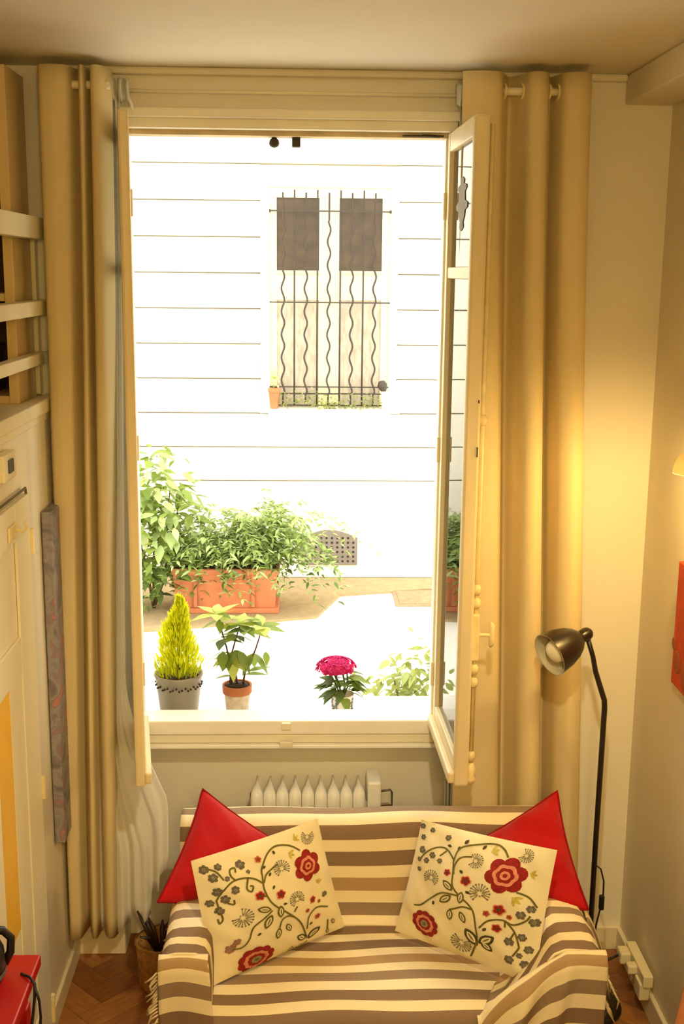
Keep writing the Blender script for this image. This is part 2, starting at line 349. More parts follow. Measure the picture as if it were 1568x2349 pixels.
def casement(name, hx, ang, side, label):
    """hinged at (hx, FY-.005); local a = along the leaf from hinge to free edge, t = leaf thickness away from the opening"""
    t = empty(name, (hx, FY-.01, .815), label, 'window')
    ca, sa = math.cos(ang), math.sin(ang)
    A = Vector((ca, sa, 0)); T = Vector((-sa, ca, 0)) if side > 0 else Vector((sa, -ca, 0))
    W, TH, z0, z1 = .468, (.044 if side > 0 else .030), .815, 2.712
    def bx(a0, a1, t0, t1, zz0, zz1, b=.003):
        m = MB().box(a0, a1, t0, t1, zz0, zz1, b); m.v = [tuple(Vector((hx, FY-.01, 0))+A*x+T*y+Vector((0, 0, z))) for x, y, z in m.v]; return m
    def part(m, n, mt='case', **k): return m.build(n, M[mt], t, **k)
    part(bx(0, .035, 0, TH, z0, z1), 'hinge_stile'); part(bx(W-.032, W, 0, TH, z0, z1, .008), 'lock_stile')
    part(bx(.036, W-.033, .001, TH-.001, z1-.055, z1-.001), 'top_rail'); part(bx(.036, W-.033, .001, TH-.001, z0+.001, z0+.085), 'bottom_rail')
    part(bx(.036, W-.033, .004, TH-.004, 2.285, 2.318), 'glazing_bar')
    part(bx(.034, W-.031, .014, .018, 2.319, z1-.056, 0), 'pane', 'glass'); part(bx(.034, W-.031, .014, .018, z0+.086, 2.284, 0), 'pane', 'glass')
    # drip board at the outside foot
    part(bx(.0, W, -.018, .002, z0+.01, z0+.045, .006), 'weather_board')
    for z in (1.0, 1.75, 2.5):
        p = Vector((hx, FY-.01, 0))-A*.004-T*.004
        part(MB().tube([(p.x, p.y, z-.04), (p.x, p.y, z+.04)], .006, 8), 'hinge', 'case')
    if side > 0:
        b0 = Vector((hx, FY-.01, 0))+A*(W-.028)+T*(TH+.010)
        rod = MB(); rod.tube([(b0.x, b0.y, .83), (b0.x, b0.y, 2.69)], .0065, 8)
        for z in (.90, 1.13, 1.17, 1.37, 1.41, 1.9): rod.tube([(b0.x, b0.y, z-.016), (b0.x, b0.y, z-.008), (b0.x, b0.y, z), (b0.x, b0.y, z+.008), (b0.x, b0.y, z+.016)], [.007, .012, .014, .012, .007], 8)
        part(rod, 'bolt_rod', 'brass', smooth=True)
        pl = MB(); pl.box(b0.x-.014, b0.x+.01, b0.y-.016, b0.y+.016, 1.20, 1.34, .004); part(pl, 'bolt_box', 'brass')
        hd = MB(); q = b0+T*.0
        hd.tube([q+Vector((0, 0, 1.275)), q+T*.022+Vector((0, 0, 1.275)), q+T*.042+Vector((0, 0, 1.275))], [.007, .006, .007], 8)
        hd.tube([q+T*.045+Vector((0, 0, 1.237)), q+T*.048+Vector((0, 0, 1.247)), q+T*.048+Vector((0, 0, 1.275)), q+T*.048+Vector((0, 0, 1.303)), q+T*.045+Vector((0, 0, 1.312))], [.003, .009, .008, .009, .003], 10)
        part(hd, 'bolt_handle', 'brass', smooth=True)
        ft = MB(); ft.tube([(b0.x, b0.y, .815), (b0.x, b0.y, .83), (b0.x, b0.y, .845), (b0.x, b0.y, .86), (b0.x, b0.y, .88)], [.010, .016, .011, .015, .007], 10); part(ft, 'bolt_foot', 'brass', smooth=True)
        for z, dz in ((1.80, .028), (1.95, .009)):
            e = Vector((hx, FY-.01, 0))+A*(W-.004)+T*.036
            part(MB().box(e.x-.0012, e.x+.0022, e.y-.006, e.y+.001, z, z+dz), 'keyhole', 'iron')
    return t
casement('casement_window', OX1+.006, R(-88.6), 1, 'open cream casement with two panes beside the pleated eyelet curtain')
casement('casement_window', OX0+.002, R(-81.5), -1, 'open cream casement seen edge-on beside the bunched sheer curtain')
sill = struct(MB().box(-.62, .55, FY+.06, YW+.45, OZ0-.115, OZ0-.085, .006), 'trim_outer_sill', M['stone'])

# ------------------------------------------------------------------ courtyard outside
FAC = 8.57
struct(MB().box(-7, 8, YW+.30, FAC+.3, -.2, -.0), 'ground_courtyard', M['paving'])
fac = struct(MB().box(-7, 8, FAC+.04, FAC+.4, 0, 5.2), 'wall_courtyard', M['joint'])
gz = [.766+.2537*i for i in range(16)]
wx0, wx1 = -.305, .69
def panel(x0, x1, z0, z1, name='render_course'): MB().box(x0, x1, FAC, FAC+.045, z0, z1, .003).build(name, M['facade'], fac)
GJ = .005
panel(-6.9, 7.9, .02, gz[0]-GJ, 'plinth')
panel(-6.9, 7.9, gz[0]+GJ, gz[1]-GJ)
panel(-6.9, 7.9, gz[1]+GJ, gz[2]-GJ)
for i in range(2, 15):
    z0, z1 = gz[i]+GJ, gz[i+1]-GJ
    if z1 < 3.1:
        panel(-6.9, wx0-.002, z0, z1); panel(wx1+.002, 7.9, z0, z1)
    else:
        panel(-6.9, 7.9, z0, z1)
# window surround (plain) left and right of the bay opening and above
BX0, BX1, BZ0, BZ1 = -.238, .632, 1.335, 2.893
sr = MB(); sr.box(wx0, BX0, FAC-.004, FAC+.045, gz[2]+GJ, 3.04); sr.box(BX1, wx1, FAC-.004, FAC+.045, gz[2]+GJ, 3.04); sr.box(BX0+.0005, BX1-.0005, FAC-.004, FAC+.045, BZ1, 3.04)
sr.box(BX0+.0005, BX1-.0005, FAC-.004, FAC+.045, gz[2]+GJ, BZ0-.02); sr.build('window_surround', M['facade'], fac)
MB().box(-.31, .715, FAC-.10, FAC+.02, 1.285, 1.318, .006).build('window_ledge', M['facade'], fac)
MB().poly([(FAC-.004, 1.17), (FAC-.07, 1.285), (FAC-.004, 1.285)], -.25, .65, 'x').build('ledge_bracket', M['facade'], fac)
bw = empty('window_2', (.2, FAC+.01, BZ0), kind='structure')
FYb = FAC+.014
fm = MB()
fm.box(BX0, BX1, FYb, FYb+.024, 2.82, BZ1); fm.box(BX0, BX0+.05, FYb, FYb+.024, BZ0-.02, 2.819); fm.box(BX1-.06, BX1, FYb, FYb+.024, BZ0-.02, 2.819)
fm.box(.118, .262, FYb-.006, FYb+.024, BZ0-.02, 2.819)
for x0, x1 in ((BX0+.051, .117), (.263, BX1-.061)): fm.box(x0, x1, FYb, FYb+.024, 2.10, 2.31)
fm.build('frame', M['baypaint'], bw)
for x0, x1 in ((BX0+.05, .118), (.262, BX1-.06)):
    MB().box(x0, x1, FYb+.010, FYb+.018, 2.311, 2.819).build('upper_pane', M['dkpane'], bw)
    def lf(u, v, x0=x0, x1=x1): return (lerp(x0, x1, u), FYb+.008+.004*math.sin(u*28), lerp(BZ0, 2.10, v))
    MB().sheet(lf, 40, 2).build('lace_pane', M['lace'], bw, smooth=True)
    MB().box(x0-.01, x1+.01, FYb-.01, FYb-.0005, 2.288, 2.300).build('transom_bead', M['joint'], bw)
# iron bars
gr = empty('window_grille', (.2, FAC-.06, 1.34), 'dark iron bars, wavy and straight in turn, over the courtyard window', 'grille')
by = FAC-.05
for i in range(9):
    x = -.142+i*.0825
    if i in (0, 2, 4, 6, 8): pts = [(x+(.011*math.sin((z-1.4)*2*math.pi/.165) if z < 2.66 and z > 1.42 else 0), by, z) for z in [1.335+k*.0205 for k in range(75)]]
    else: pts = [(x, by, 1.335), (x, by, 2.87)]
    MB().tube(pts, .0062 if i % 2 else .0068, 6).build('bar', M['iron'], gr, smooth=True)
for z in (2.725, 2.085, 1.475): MB().box(-.24, .632, by-.004, by+.004, z-.005, z+.005).build('cross_bar', M['iron'], gr)
for x in (-.235, .627): MB().box(x-.006, x+.006, by-.006, FAC+.0, 2.715, 2.735).build('wall_fixing', M['iron'], gr)
lb = MB(); lb.box(-.22, .62, FAC-.055, FAC-.045, 1.42, 1.43); lb.box(-.22, .62, FAC-.055, FAC-.045, 1.335, 1.345)
lb.build('lower_rail', M['iron'], gr)
# ivy and pots on the ledge
def leaf_data(name, m, L=1.0, W=.5, fold=.12, droop=.15):
    b = MB(); n = 5; vs = []; prof = [0, .72, 1, .78, .4, 0]
    for i in range(n+1):
        t = i/n; h = W/2*prof[i]; z = -droop*t*t
        vs += [(-h, t*L, z+fold*h), (0, t*L, z), (h, t*L, z+fold*h)]
    fs = []
    for i in range(n): a = i*3; fs += [(a, a+1, a+4, a+3), (a+1, a+2, a+5, a+4)]
    me = bpy.data.meshes.new(name); me.from_pydata(vs, [], fs); me.materials.append(m); me.polygons.foreach_set('use_smooth', [True]*len(me.polygons)); return me, vs, fs
LEAF = leaf_data('leaf', M['lf_g'])
LV, LF = LEAF[1], LEAF[2]
def rotm(yaw, pitch, roll=0): return Matrix.Rotation(yaw, 3, 'Z') @ Matrix.Rotation(pitch, 3, 'X') @ Matrix.Rotation(roll, 3, 'Y')
def put_leaf(mb, p, yaw, pitch, roll, L, Wd=1.0):
    rm = rotm(yaw, pitch, roll); p = Vector(p)
    mb.add([p+rm @ Vector((v[0]*L*Wd, v[1]*L, v[2]*L)) for v in LV], LF)
LEAFME = {}
def leaf_obj(parent, p, yaw, pitch, roll, L, m, Wd=1.0, name='leaf'):
    if m not in LEAFME: LEAFME[m] = leaf_data('leaf_'+m, M[m])[0]
    o = bpy.data.objects.new(name, LEAFME[m]); COL.objects.link(o); o.parent = parent
    o.location = Vector(p)-ORG[parent.name]; o.rotation_mode = 'XYZ'
    o.rotation_euler = rotm(yaw, pitch, roll).to_euler(); o.scale = (L*Wd, L, L); return o
def mini_pot(x, label, m, h=.09, r=.045):
    p = empty('flower_pot', (x, FAC-.075, 1.318), label, 'pot')
    MB().lathe((x, FAC-.075, 1.318), [(r*.7, 0), (r, h*.8), (r*1.1, h*.8), (r*1.1, h), (r*.9, h)], 14).build('pot', m, p, smooth=False)
    fo = MB()
    for i in range(60):
        a = random.uniform(0, 6.28); rr = random.uniform(0, r*1.1); z = 1.318+h+random.uniform(0, .14)
        put_leaf(fo, (x+rr*math.cos(a), FAC-.075+rr*.5*math.sin(a), z), random.uniform(0, 6.28), random.uniform(-.5, .9), 0, random.uniform(.025, .045))
    tag(fo.build('foliage', M['lf_p'], p, smooth=True, fix=False), kind='stuff'); return p
mini_pot(-.205, 'small brown flower pot with pale leaves on the window ledge behind bars', M['terra'], .15, .042)
iv = MB()
for i in range(420):
    x = random.uniform(-.2, .6); z = 1.325+abs(random.gauss(0, .05))+(.05 if x < .1 else 0)*random.random()
    put_leaf(iv, (x, FAC-.090+random.uniform(-.010, .010), z), random.uniform(0, 6.28), random.uniform(-.9, .9), random.uniform(-.6, .6), random.uniform(.018, .036))
tag(iv.build('ledge_ivy', M['lf_l'], None, smooth=True, fix=False), 'pale trailing ivy along the foot of the barred window', 'ivy', kind='stuff')
wl = empty('vase', (.60, FAC-.075, 1.318), 'small dark vase at the corner of the barred window ledge', 'vase')
MB().lathe((.605, FAC-.08, 1.318), [(.022, 0), (.03, .06), (.026, .10), (.032, .13)], 12).build('stand', M['cup'], wl, smooth=True)
MB().lathe((.598, FAC-.08, 1.44), [(.012, 0), (.030, .03), (.036, .06), (.022, .085), (.004, .09)], 14, axis=(-.25, 0, 1)).build('head', M['iron'], wl, smooth=True)
# cellar vent
vt = empty('cellar_vent', (.21, FAC-.01, .115), 'grey perforated arched cellar vent low on the courtyard wall', 'vent')
ap = [(-.005, .12), (.42, .12), (.42, .33)]+[(lerp(.42, -.005, t), .33+.062*math.sin(math.pi*t)) for t in [i/12 for i in range(1, 12)]]+[(-.005, .33)]
MB().poly(ap, FAC-.014, FAC+.01).build('plate', M['vent'], vt)
for r_ in range(6):
    for c_ in range(10):
        x, z = .025+c_*.0405, .15+r_*.036
        if z < .33+.06*math.sin(math.pi*(.42-x)/.425)-.02: MB().box(x-.008, x+.008, FAC-.0155, FAC-.012, z-.008, z+.008).build('hole', M['venth'], vt)
# flat lead ornament hung inside the upper pane of the open casement
an = empty('pane_ornament', (.468, 3.43, 2.42), 'grey scrolled ornament hanging on the upper pane of the open casement', 'ornament')
ot = [(0.0, 2.42), (0.0342, 2.4301), (0.0266, 2.4453), (0.0494, 2.4594), (0.057, 2.4763), (0.0988, 2.4831), (0.1026, 2.496), (0.057, 2.5044), (0.0494, 2.527), (0.0798, 2.5382), (0.0722, 2.5467), (0.0266, 2.5523), (0.0342, 2.5636), (0.0, 2.572)]
op = [(.215+y, z) for y, z in ot]+[(.215-y, z) for y, z in reversed(ot[1:-1])]
om = MB().poly(op, .0120, .0136, 'x'); la, lt_ = Vector((math.cos(R(-88.6)), math.sin(R(-88.6)), 0)), Vector((-math.sin(R(-88.6)), math.cos(R(-88.6)), 0))
om.v = [tuple(Vector((OX1+.006, FY-.01, 0))+la*y+lt_*x+Vector((0, 0, z))) for x, y, z in om.v]
om.build('scroll_plate', M['vent'], an)
# soil strip, manhole
so = MB(); so.poly([(-3, FAC), (-3, 7.1), (-1.0, 7.25), (.1, 7.55), (.28, 8.1), (.9, 8.25), (3, 8.3), (3, FAC)], 0, .018, 'z'); struct(so, 'ground_soil_strip', M['soil'])
mh = empty('manhole_cover', (.86, 8.05, 0), 'worn rectangular metal cover set in the pale courtyard paving', 'manhole cover')
MB().box(.66, 1.06, 7.84, 8.24, 0, .012, .003).build('rim', M['rust'], mh); MB().box(.69, 1.03, 7.87, 8.21, .010, .016, .003).build('plate', M['rust'], mh)
# terracotta planter
pl = empty('planter', (-.51, 7.78, .018), 'long terracotta planter trough overflowing with feathery green foliage', 'planter')
def trough(x0, x1, y0, y1, z0, z1, tp=.02):
    b = MB(); b.add([(x0+tp, y0+tp, z0), (x1-tp, y0+tp, z0), (x1-tp, y1-tp, z0), (x0+tp, y1-tp, z0), (x0, y0, z1), (x1, y0, z1), (x1, y1, z1), (x0, y1, z1)],
        [(0, 3, 2, 1), (0, 1, 5, 4), (1, 2, 6, 5), (2, 3, 7, 6), (3, 0, 4, 7), (4, 5, 6, 7)]); return b
trough(-.87, -.165, 7.62, 7.95, .018, .31).build('body', M['terra'], pl)
MB().box(-.885, -.15, 7.605, 7.965, .29, .33, .008).build('rim', M['terra'], pl); MB().box(-.86, -.155, 7.612, 7.955, .018, .055, .006).build('foot', M['terra'], pl)
for x in (-.72, -.33): MB().box(x-.012, x+.012, 7.612, 7.63, .06, .29, .004).build('rib', M['terra'], pl)
MB().box(-.86, -.175, 7.63, 7.94, .32, .335).build('soil', M['dirt'], pl)
fo = {'lf_g': MB(), 'lf_s': MB(), 'lf_d': MB()}
for i in range(270):
    x = random.uniform(-.85, -.15); y = random.uniform(7.62, 7.95); dx = random.gauss(.10, .26); 
    if x > -.35: dx = dx*.6+random.uniform(.0, .30)
    top = random.uniform(.08, .36)*(1.25 if -.65 < x < .0 else .8); dy = random.uniform(-.32, .12)
    if random.random() < .03: top = random.uniform(.4, .55); dx *= .3
    droop = random.uniform(.1, .34)
    n = 16
    for k in range(n):
        t = (k+1)/n; p = (x+dx*t, y+dy*t, max(.05, .34+top*math.sin(min(1, t*1.3)*math.pi*.62)-droop*t**3*1.1))
        for s in (-1, 1):
            if random.random() < .85:
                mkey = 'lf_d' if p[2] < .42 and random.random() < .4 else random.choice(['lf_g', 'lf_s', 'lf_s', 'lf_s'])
                put_leaf(fo[mkey], p, math.atan2(-dx, dy+1e-3)+s*random.uniform(.5, 1.3), random.uniform(-.6, .5), random.uniform(-.5, .5), random.uniform(.04, .08), .6)
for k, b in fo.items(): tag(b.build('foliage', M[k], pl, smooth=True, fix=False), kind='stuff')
# large bush on the left, shrubs on the right and by the sill
def bush(name, label, c, sx, sy_, sz, n, mats, L, base, cat='bush', seed=1, wd=.9, stems=5):
    rnd = random.Random(seed); t = empty(name, base, label, cat)
    st = MB()
    for i in range(stems):
        a = rnd.uniform(0, 6.28); p1 = (c[0]+sx*.6*math.cos(a), c[1]+sy_*.6*math.sin(a), c[2]+sz*rnd.uniform(.1, .7))
        st.tube([base, tuple(lerp(base[k], p1[k], .5)+rnd.uniform(-.03, .03) for k in range(3)), p1], [.012, .008, .003], 6)
    st.build('stem', M['flesh'], t, smooth=True)
    for i in range(n):
        while True:
            q = [rnd.uniform(-1, 1) for _ in range(3)]; d_ = math.hypot(*q)
            if .35 < d_ < 1: break
        p = (c[0]+q[0]*sx, c[1]+q[1]*sy_, c[2]+q[2]*sz)
        if p[2] < .03: continue
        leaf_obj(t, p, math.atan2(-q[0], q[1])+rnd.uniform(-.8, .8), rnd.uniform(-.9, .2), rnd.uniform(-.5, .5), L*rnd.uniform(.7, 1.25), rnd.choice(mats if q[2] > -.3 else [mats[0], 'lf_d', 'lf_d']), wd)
    inner = MB()
    for i in range(int(n*1.6)):
        q = [rnd.gauss(0, .45) for _ in range(3)]; p = (c[0]+q[0]*sx, c[1]+q[1]*sy_, c[2]+q[2]*sz)
        if p[2] > .04: put_leaf(inner, p, rnd.uniform(0, 6.28), rnd.uniform(-.9, .4), rnd.uniform(-.6, .6), L*rnd.uniform(.6, 1.0), wd)
    tag(inner.build('inner_foliage', M[mats[0]], t, smooth=True, fix=False), kind='stuff')
    return t
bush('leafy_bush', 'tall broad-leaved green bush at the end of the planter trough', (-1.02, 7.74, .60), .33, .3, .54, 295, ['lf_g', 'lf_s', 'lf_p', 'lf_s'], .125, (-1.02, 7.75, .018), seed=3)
bush('climbing_shrub', 'pale green leafy climber just outside the window sill', (.50, 4.6, .50), .27, .12, .27, 290, ['lf_l', 'lf_s', 'lf_l'], .066, (.5, 4.65, .0), seed=5, cat='shrub')

# ------------------------------------------------------------------ potted plants on the outer sill
SZ = OZ0-.085; PY = 3.885
pc = empty('potted_conifer', (-.43, PY, SZ), 'lime yellow conifer in a grey zinc pot on the sill', 'potted plant')
zp = MB(); zp.lathe((-.43, PY, SZ), [(.062, 0), (.064, .004), (.082, .15), (.086, .155), (.086, .162), (.080, .162), (.078, .14)], 28); zo = zp.build('pot', M['zinc'], pc, smooth=True)
hl = MB()
for i in range(16):
    a = 2*math.pi*i/16
    for k, (dz, rr) in enumerate(((.128, .0815), (.118, .0805), (.122, .081))):
        aa = a+k*.12; hl.lathe((-.43+math.cos(aa)*rr, PY+math.sin(aa)*rr, SZ+dz), [(.0035, -.002), (.0035, .0022)], 6, axis=(math.cos(aa), math.sin(aa), 0))
hl.build('punched_band', M['venth'], zo)
MB().lathe((-.43, PY, SZ+.135), [(.077, 0), (.077, .006)], 20).build('soil', M['dirt'], pc)
cf = MB(); cf2 = MB()
for i in range(3600):
    t = random.random()**.85; a = random.uniform(0, 6.28); z = SZ+.145+t*.28
    rm = .092*(1-t)**.75*(1 if t > .12 else .75+t*2); r = rm*random.uniform(.25, 1.0)
    p = Vector((-.43+r*math.cos(a)+.012*t*math.sin(9*t), PY+r*math.sin(a), z)); L_ = random.uniform(.016, .036)*(1.15-.3*t)
    dvec = Vector((math.cos(a)*.45*random.uniform(.2, 1.3), math.sin(a)*.45*random.uniform(.2, 1.3), 1)).normalized()
    sd = dvec.cross(Vector((random.uniform(-1, 1), random.uniform(-1, 1), .1))).normalized()*random.uniform(.0013, .0028)
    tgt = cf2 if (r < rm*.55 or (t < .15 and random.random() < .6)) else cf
    tgt.add([p-sd, p+sd, p+dvec*L_*.6+sd*.8+Vector((math.cos(a), math.sin(a), 0))*.002, p+dvec*L_, p+dvec*L_*.6-sd*.8], [(0, 1, 2, 4), (4, 2, 3)])
tag(cf.build('needles', M['lf_y'], pc, fix=False), kind='stuff'); tag(cf2.build('inner_needles', M['lf_y2'], pc, fix=False), kind='stuff')
MB().tube([(-.43, PY, SZ+.13), (-.43, PY, SZ+.36)], [.008, .002], 6).build('trunk', M['flesh'], pc)

pb = empty('potted_shrub', (-.226, PY, SZ), 'leafy shrub with bent stems in a chalky terracotta pot', 'potted plant')
MB().lathe((-.226, PY, SZ), [(.038, 0), (.046, .085), (.046, .088)], 24).build('pot', M['terraw'], pb, smooth=True)
MB().lathe((-.226, PY, SZ), [(.046, .088), (.0515, .089), (.0525, .118), (.046, .118), (.045, .10)], 24).build('pot_rim', M['terra'], pb, smooth=False)
MB().lathe((-.226, PY, SZ+.105), [(.0455, 0), (.0455, .006), (.03, .014), (.002, .016)], 18).build('soil', M['dirt'], pb, smooth=True)
def P2(px, py, y=PY):   # offsets of the stems on the pot, metres
    return (px, y, py)
b0z = SZ+.118
stems = [[(-.245, 0, b0z), (-.25, .005, b0z+.06), (-.262, .01, b0z+.13), (-.282, .0, b0z+.21), (-.293, 0, b0z+.255)],
         [(-.226, 0, b0z), (-.232, -.01, b0z+.06), (-.245, -.01, b0z+.11), (-.228, 0, b0z+.17), (-.215, .01, b0z+.215)],
         [(-.205, 0, b0z), (-.198, -.005, b0z+.045), (-.182, -.01, b0z+.075), (-.160, 0, b0z+.13), (-.143, 0, b0z+.185), (-.138, 0, b0z+.21)],
         [(-.250, .01, b0z), (-.25, .01, b0z+.05), (-.258, .015, b0z+.09)]]
for s in stems: MB().tube([(x, PY+dy, z) for x, dy, z in s], [.0042-.0005*i for i in range(len(s))], 6).build('stem', M['flesh'], pb, smooth=True)
rl = random.Random(11)
def whorl(c, n, L, tilt, m, wd=.95):
    for i in range(n):
        leaf_obj(pb, c, 6.28*i/n+rl.uniform(-.3, .3), tilt+rl.uniform(-.3, .3), rl.uniform(-.3, .3), L*1.22*rl.uniform(.8, 1.15), rl.choice(m), wd)
whorl((-.293, PY, b0z+.255), 6, .075, .25, ['lf_g2', 'lf_g']); whorl((-.285, PY, b0z+.235), 4, .06, -.3, ['lf_g', 'lf_d'])
whorl((-.138, PY, b0z+.21), 7, .085, .15, ['lf_g2', 'lf_g2', 'lf_g']); whorl((-.215, PY+.01, b0z+.215), 7, .078, .1, ['lf_g2', 'lf_g']); whorl((-.228, PY, b0z+.18), 5, .07, -.2, ['lf_g', 'lf_d'])
whorl((-.258, PY+.015, b0z+.10), 6, .07, -.3, ['lf_g', 'lf_d', 'lf_g2']); whorl((-.24, PY, b0z+.115), 4, .075, -.6, ['lf_g', 'lf_g2']); whorl((-.168, PY, b0z+.115), 3, .07, -.9, ['lf_d', 'lf_g'])
whorl((-.27, PY-.01, b0z+.17), 4, .07, -.1, ['lf_d', 'lf_g', 'lf_g2']); whorl((-.19, PY, b0z+.20), 6, .075, .0, ['lf_g', 'lf_g2', 'lf_d']); whorl((-.245, PY+.01, b0z+.235), 5, .07, .2, ['lf_g2', 'lf_g'])
whorl((-.275, PY, b0z+.12), 4, .065, -.5, ['lf_d', 'lf_g']); whorl((-.222, PY-.015, b0z+.13), 3, .08, -.9, ['lf_g', 'lf_d'])
for x, z, yw, pt, L_ in ((-.125, b0z+.12, -.3, -1.3, .06), (-.20, b0z+.035, -1.5, .1, .085), (-.19, b0z+.045, -1.3, .25, .09), (-.245, b0z+.03, 1.4, -.1, .07)):
    leaf_obj(pb, (x, PY, z), yw, pt, 0, L_, 'lf_g', .9)

ph = empty('potted_hydrangea', (.144, PY, SZ), 'pink hydrangea bloom in a small white patterned pot on the sill', 'potted plant')
MB().lathe((.144, PY, SZ), [(.036, 0), (.041, .075), (.042, .082), (.037, .082), (.036, .06)], 22).build('pot', M['cup'], ph, smooth=True)
for a in (-2.6, -2.2, -1.0, -.55):
    g_ = MB()
    for k in range(5):
        aa = a+rl.uniform(-.12, .12); z = SZ+.02+.012*k; g_.lathe((.144+.0395*math.cos(aa), PY+.0395*math.sin(aa), z), [(.006, -.003), (.006, .0024)], 7, axis=(math.cos(aa), math.sin(aa), 0))
    g_.build('glaze_pattern', M['cupb'], ph)
for i in range(6):
    a = 6.28*i/6; MB().tube([(.144, PY, SZ+.06), (.144+.02*math.cos(a), PY+.02*math.sin(a), SZ+.11), (.130+.03*math.cos(a), PY+.02*math.sin(a), SZ+.16)], .003, 5).build('stem', M['lf_d'], ph)
for i in range(52):
    a = rl.uniform(0, 6.28); z = SZ+rl.uniform(.082, .165)
    leaf_obj(ph, (.144+.03*math.cos(a), PY+.03*math.sin(a), z), a-1.57, rl.uniform(-.6, .25), rl.uniform(-.3, .3), rl.uniform(.055, .085), rl.choice(['lf_d', 'lf_g', 'lf_d']), 1.0)
fl = MB(); fl2 = MB()
MB().lathe((.122, PY, SZ+.165), [(.03, -.004), (.055, .004), (.052, .02), (.035, .036), (.002, .044)], 16).build('bloom_core', M['pink2'], ph, smooth=True)
for i in range(380):
    a = rl.uniform(0, 6.28); el = rl.uniform(-.1, 1.5); c = Vector((.122+.066*(1+.12*math.sin(3*a))*math.cos(a)*math.cos(el), PY+.05*math.sin(a)*math.cos(el), SZ+.172+.045*math.sin(el)))
    n_ = Vector((math.cos(a)*math.cos(el), math.sin(a)*math.cos(el), math.sin(el)+.3)).normalized(); t1 = n_.orthogonal().normalized(); t2 = n_.cross(t1)
    tgt = fl2 if rl.random() < .35 or el < .15 else fl; ph0 = rl.uniform(0, 6)
    for k in range(4):
        d1 = t1*math.cos(ph0+k*1.57)+t2*math.sin(ph0+k*1.57); d2 = n_.cross(d1); s_ = rl.uniform(.007, .011)
        tgt.add([c, c+d1*s_*.6+d2*s_*.5+n_*.002, c+d1*s_+n_*.003, c+d1*s_*.6-d2*s_*.5+n_*.002], [(0, 1, 2, 3)])
tag(fl.build('petals', M['pink'], ph, fix=False), kind='stuff'); tag(fl2.build('deep_petals', M['pink2'], ph, fix=False), kind='stuff')

# ------------------------------------------------------------------ loft: railing and bookcase
rl_ = empty('loft_railing', (XL, 2.9, 1.925), 'cream wooden loft railing with three horizontal bars', 'railing')
MB().box(XL-.035, XL+.004, -1.1, YW-.002, 2.386, 2.448, .003).build('rail', M['wood_w'], rl_)
MB().box(XL-.042, XL+.004, -1.1, YW-.002, 2.168, 2.210, .003).build('rail', M['wood_w'], rl_)
MB().box(XL-.045, XL-.010, -1.1, YW-.03, 2.022, 2.056, .003).build('rail', M['wood_w'], rl_)
for y in (-1.0, .4, 1.8): MB().box(XL-.075, XL-.03, y, y+.05, 1.925, 2.45, .003).build('post', M['wood_w'], rl_)
MB().box(XL-.075, XL-.036, YW-.045, YW-.002, 1.925, 2.45, .003).build('post', M['wood_w'], rl_)
bc = empty('bookcase', (-1.05, 3.5, 1.92), 'tall cream bookcase standing on the loft behind the railing', 'bookcase')
for x0 in (-.840, -1.34): MB().box(x0, x0+.028, 3.36, 3.58, 1.92, 2.845, .002).build('side_panel', M['bcase'], bc)
for z in (1.92, 2.21, 2.60, 2.82): MB().box(-1.311, -.841, 3.365, 3.575, z, z+.022, .002).build('shelf', M['bcase'], bc)
MB().box(-1.31, -.842, 3.5755, 3.584, 1.94, 2.82).build('back_panel', M['sofa'], bc)
bxo = empty('storage_box', (-1.1, 3.47, 1.942), 'brown storage box on the bottom shelf of the loft bookcase', 'box')
MB().box(-1.29, -.90, 3.40, 3.56, 1.942, 2.06, .006).build('box', M['sofa'], bxo); MB().box(-1.295, -.895, 3.395, 3.562, 2.06, 2.085, .004).build('lid', M['sofa'], bxo)

# ------------------------------------------------------------------ left wall things
cv = empty('canvas_painting', (XL+.02, 3.45, .53), 'tall narrow grey and pink abstract canvas beside the bunched curtain', 'painting')
MB().box(XL+.003, XL+.034, 3.345, 3.605, .555, 1.605, .004).build('canvas', M['paint'], cv)
MB().box(XL+.0005, XL+.004, 3.36, 3.59, .57, 1.59).build('stretcher', M['legw'], cv)
sw = empty('wall_switch_box', (XL+.01, 2.93, 1.775), 'small white switch box on the wall above the cupboard door', 'switch')
MB().box(XL, XL+.028, 2.86, 2.985, 1.776, 1.846, .005).build('housing', M['whitepl'], sw)
MB().box(XL+.027, XL+.033, 2.90, 2.945, 1.795, 1.83, .003).build('rocker', M['greyp'], sw)
hk = empty('coat_hook', (XL+.02, 2.93, 1.62), 'cream metal coat hook on the upper cupboard door', 'hook')
MB().box(XL+.018, XL+.024, 2.90, 2.99, 1.615, 1.655, .003).build('plate', M['brass'], hk); MB().tube([(XL+.024, 2.95, 1.645), (XL+.045, 2.95, 1.635), (XL+.055, 2.95, 1.648), (XL+.052, 2.95, 1.662)], .004, 6).build('hook_arm', M['brass'], hk, smooth=True)
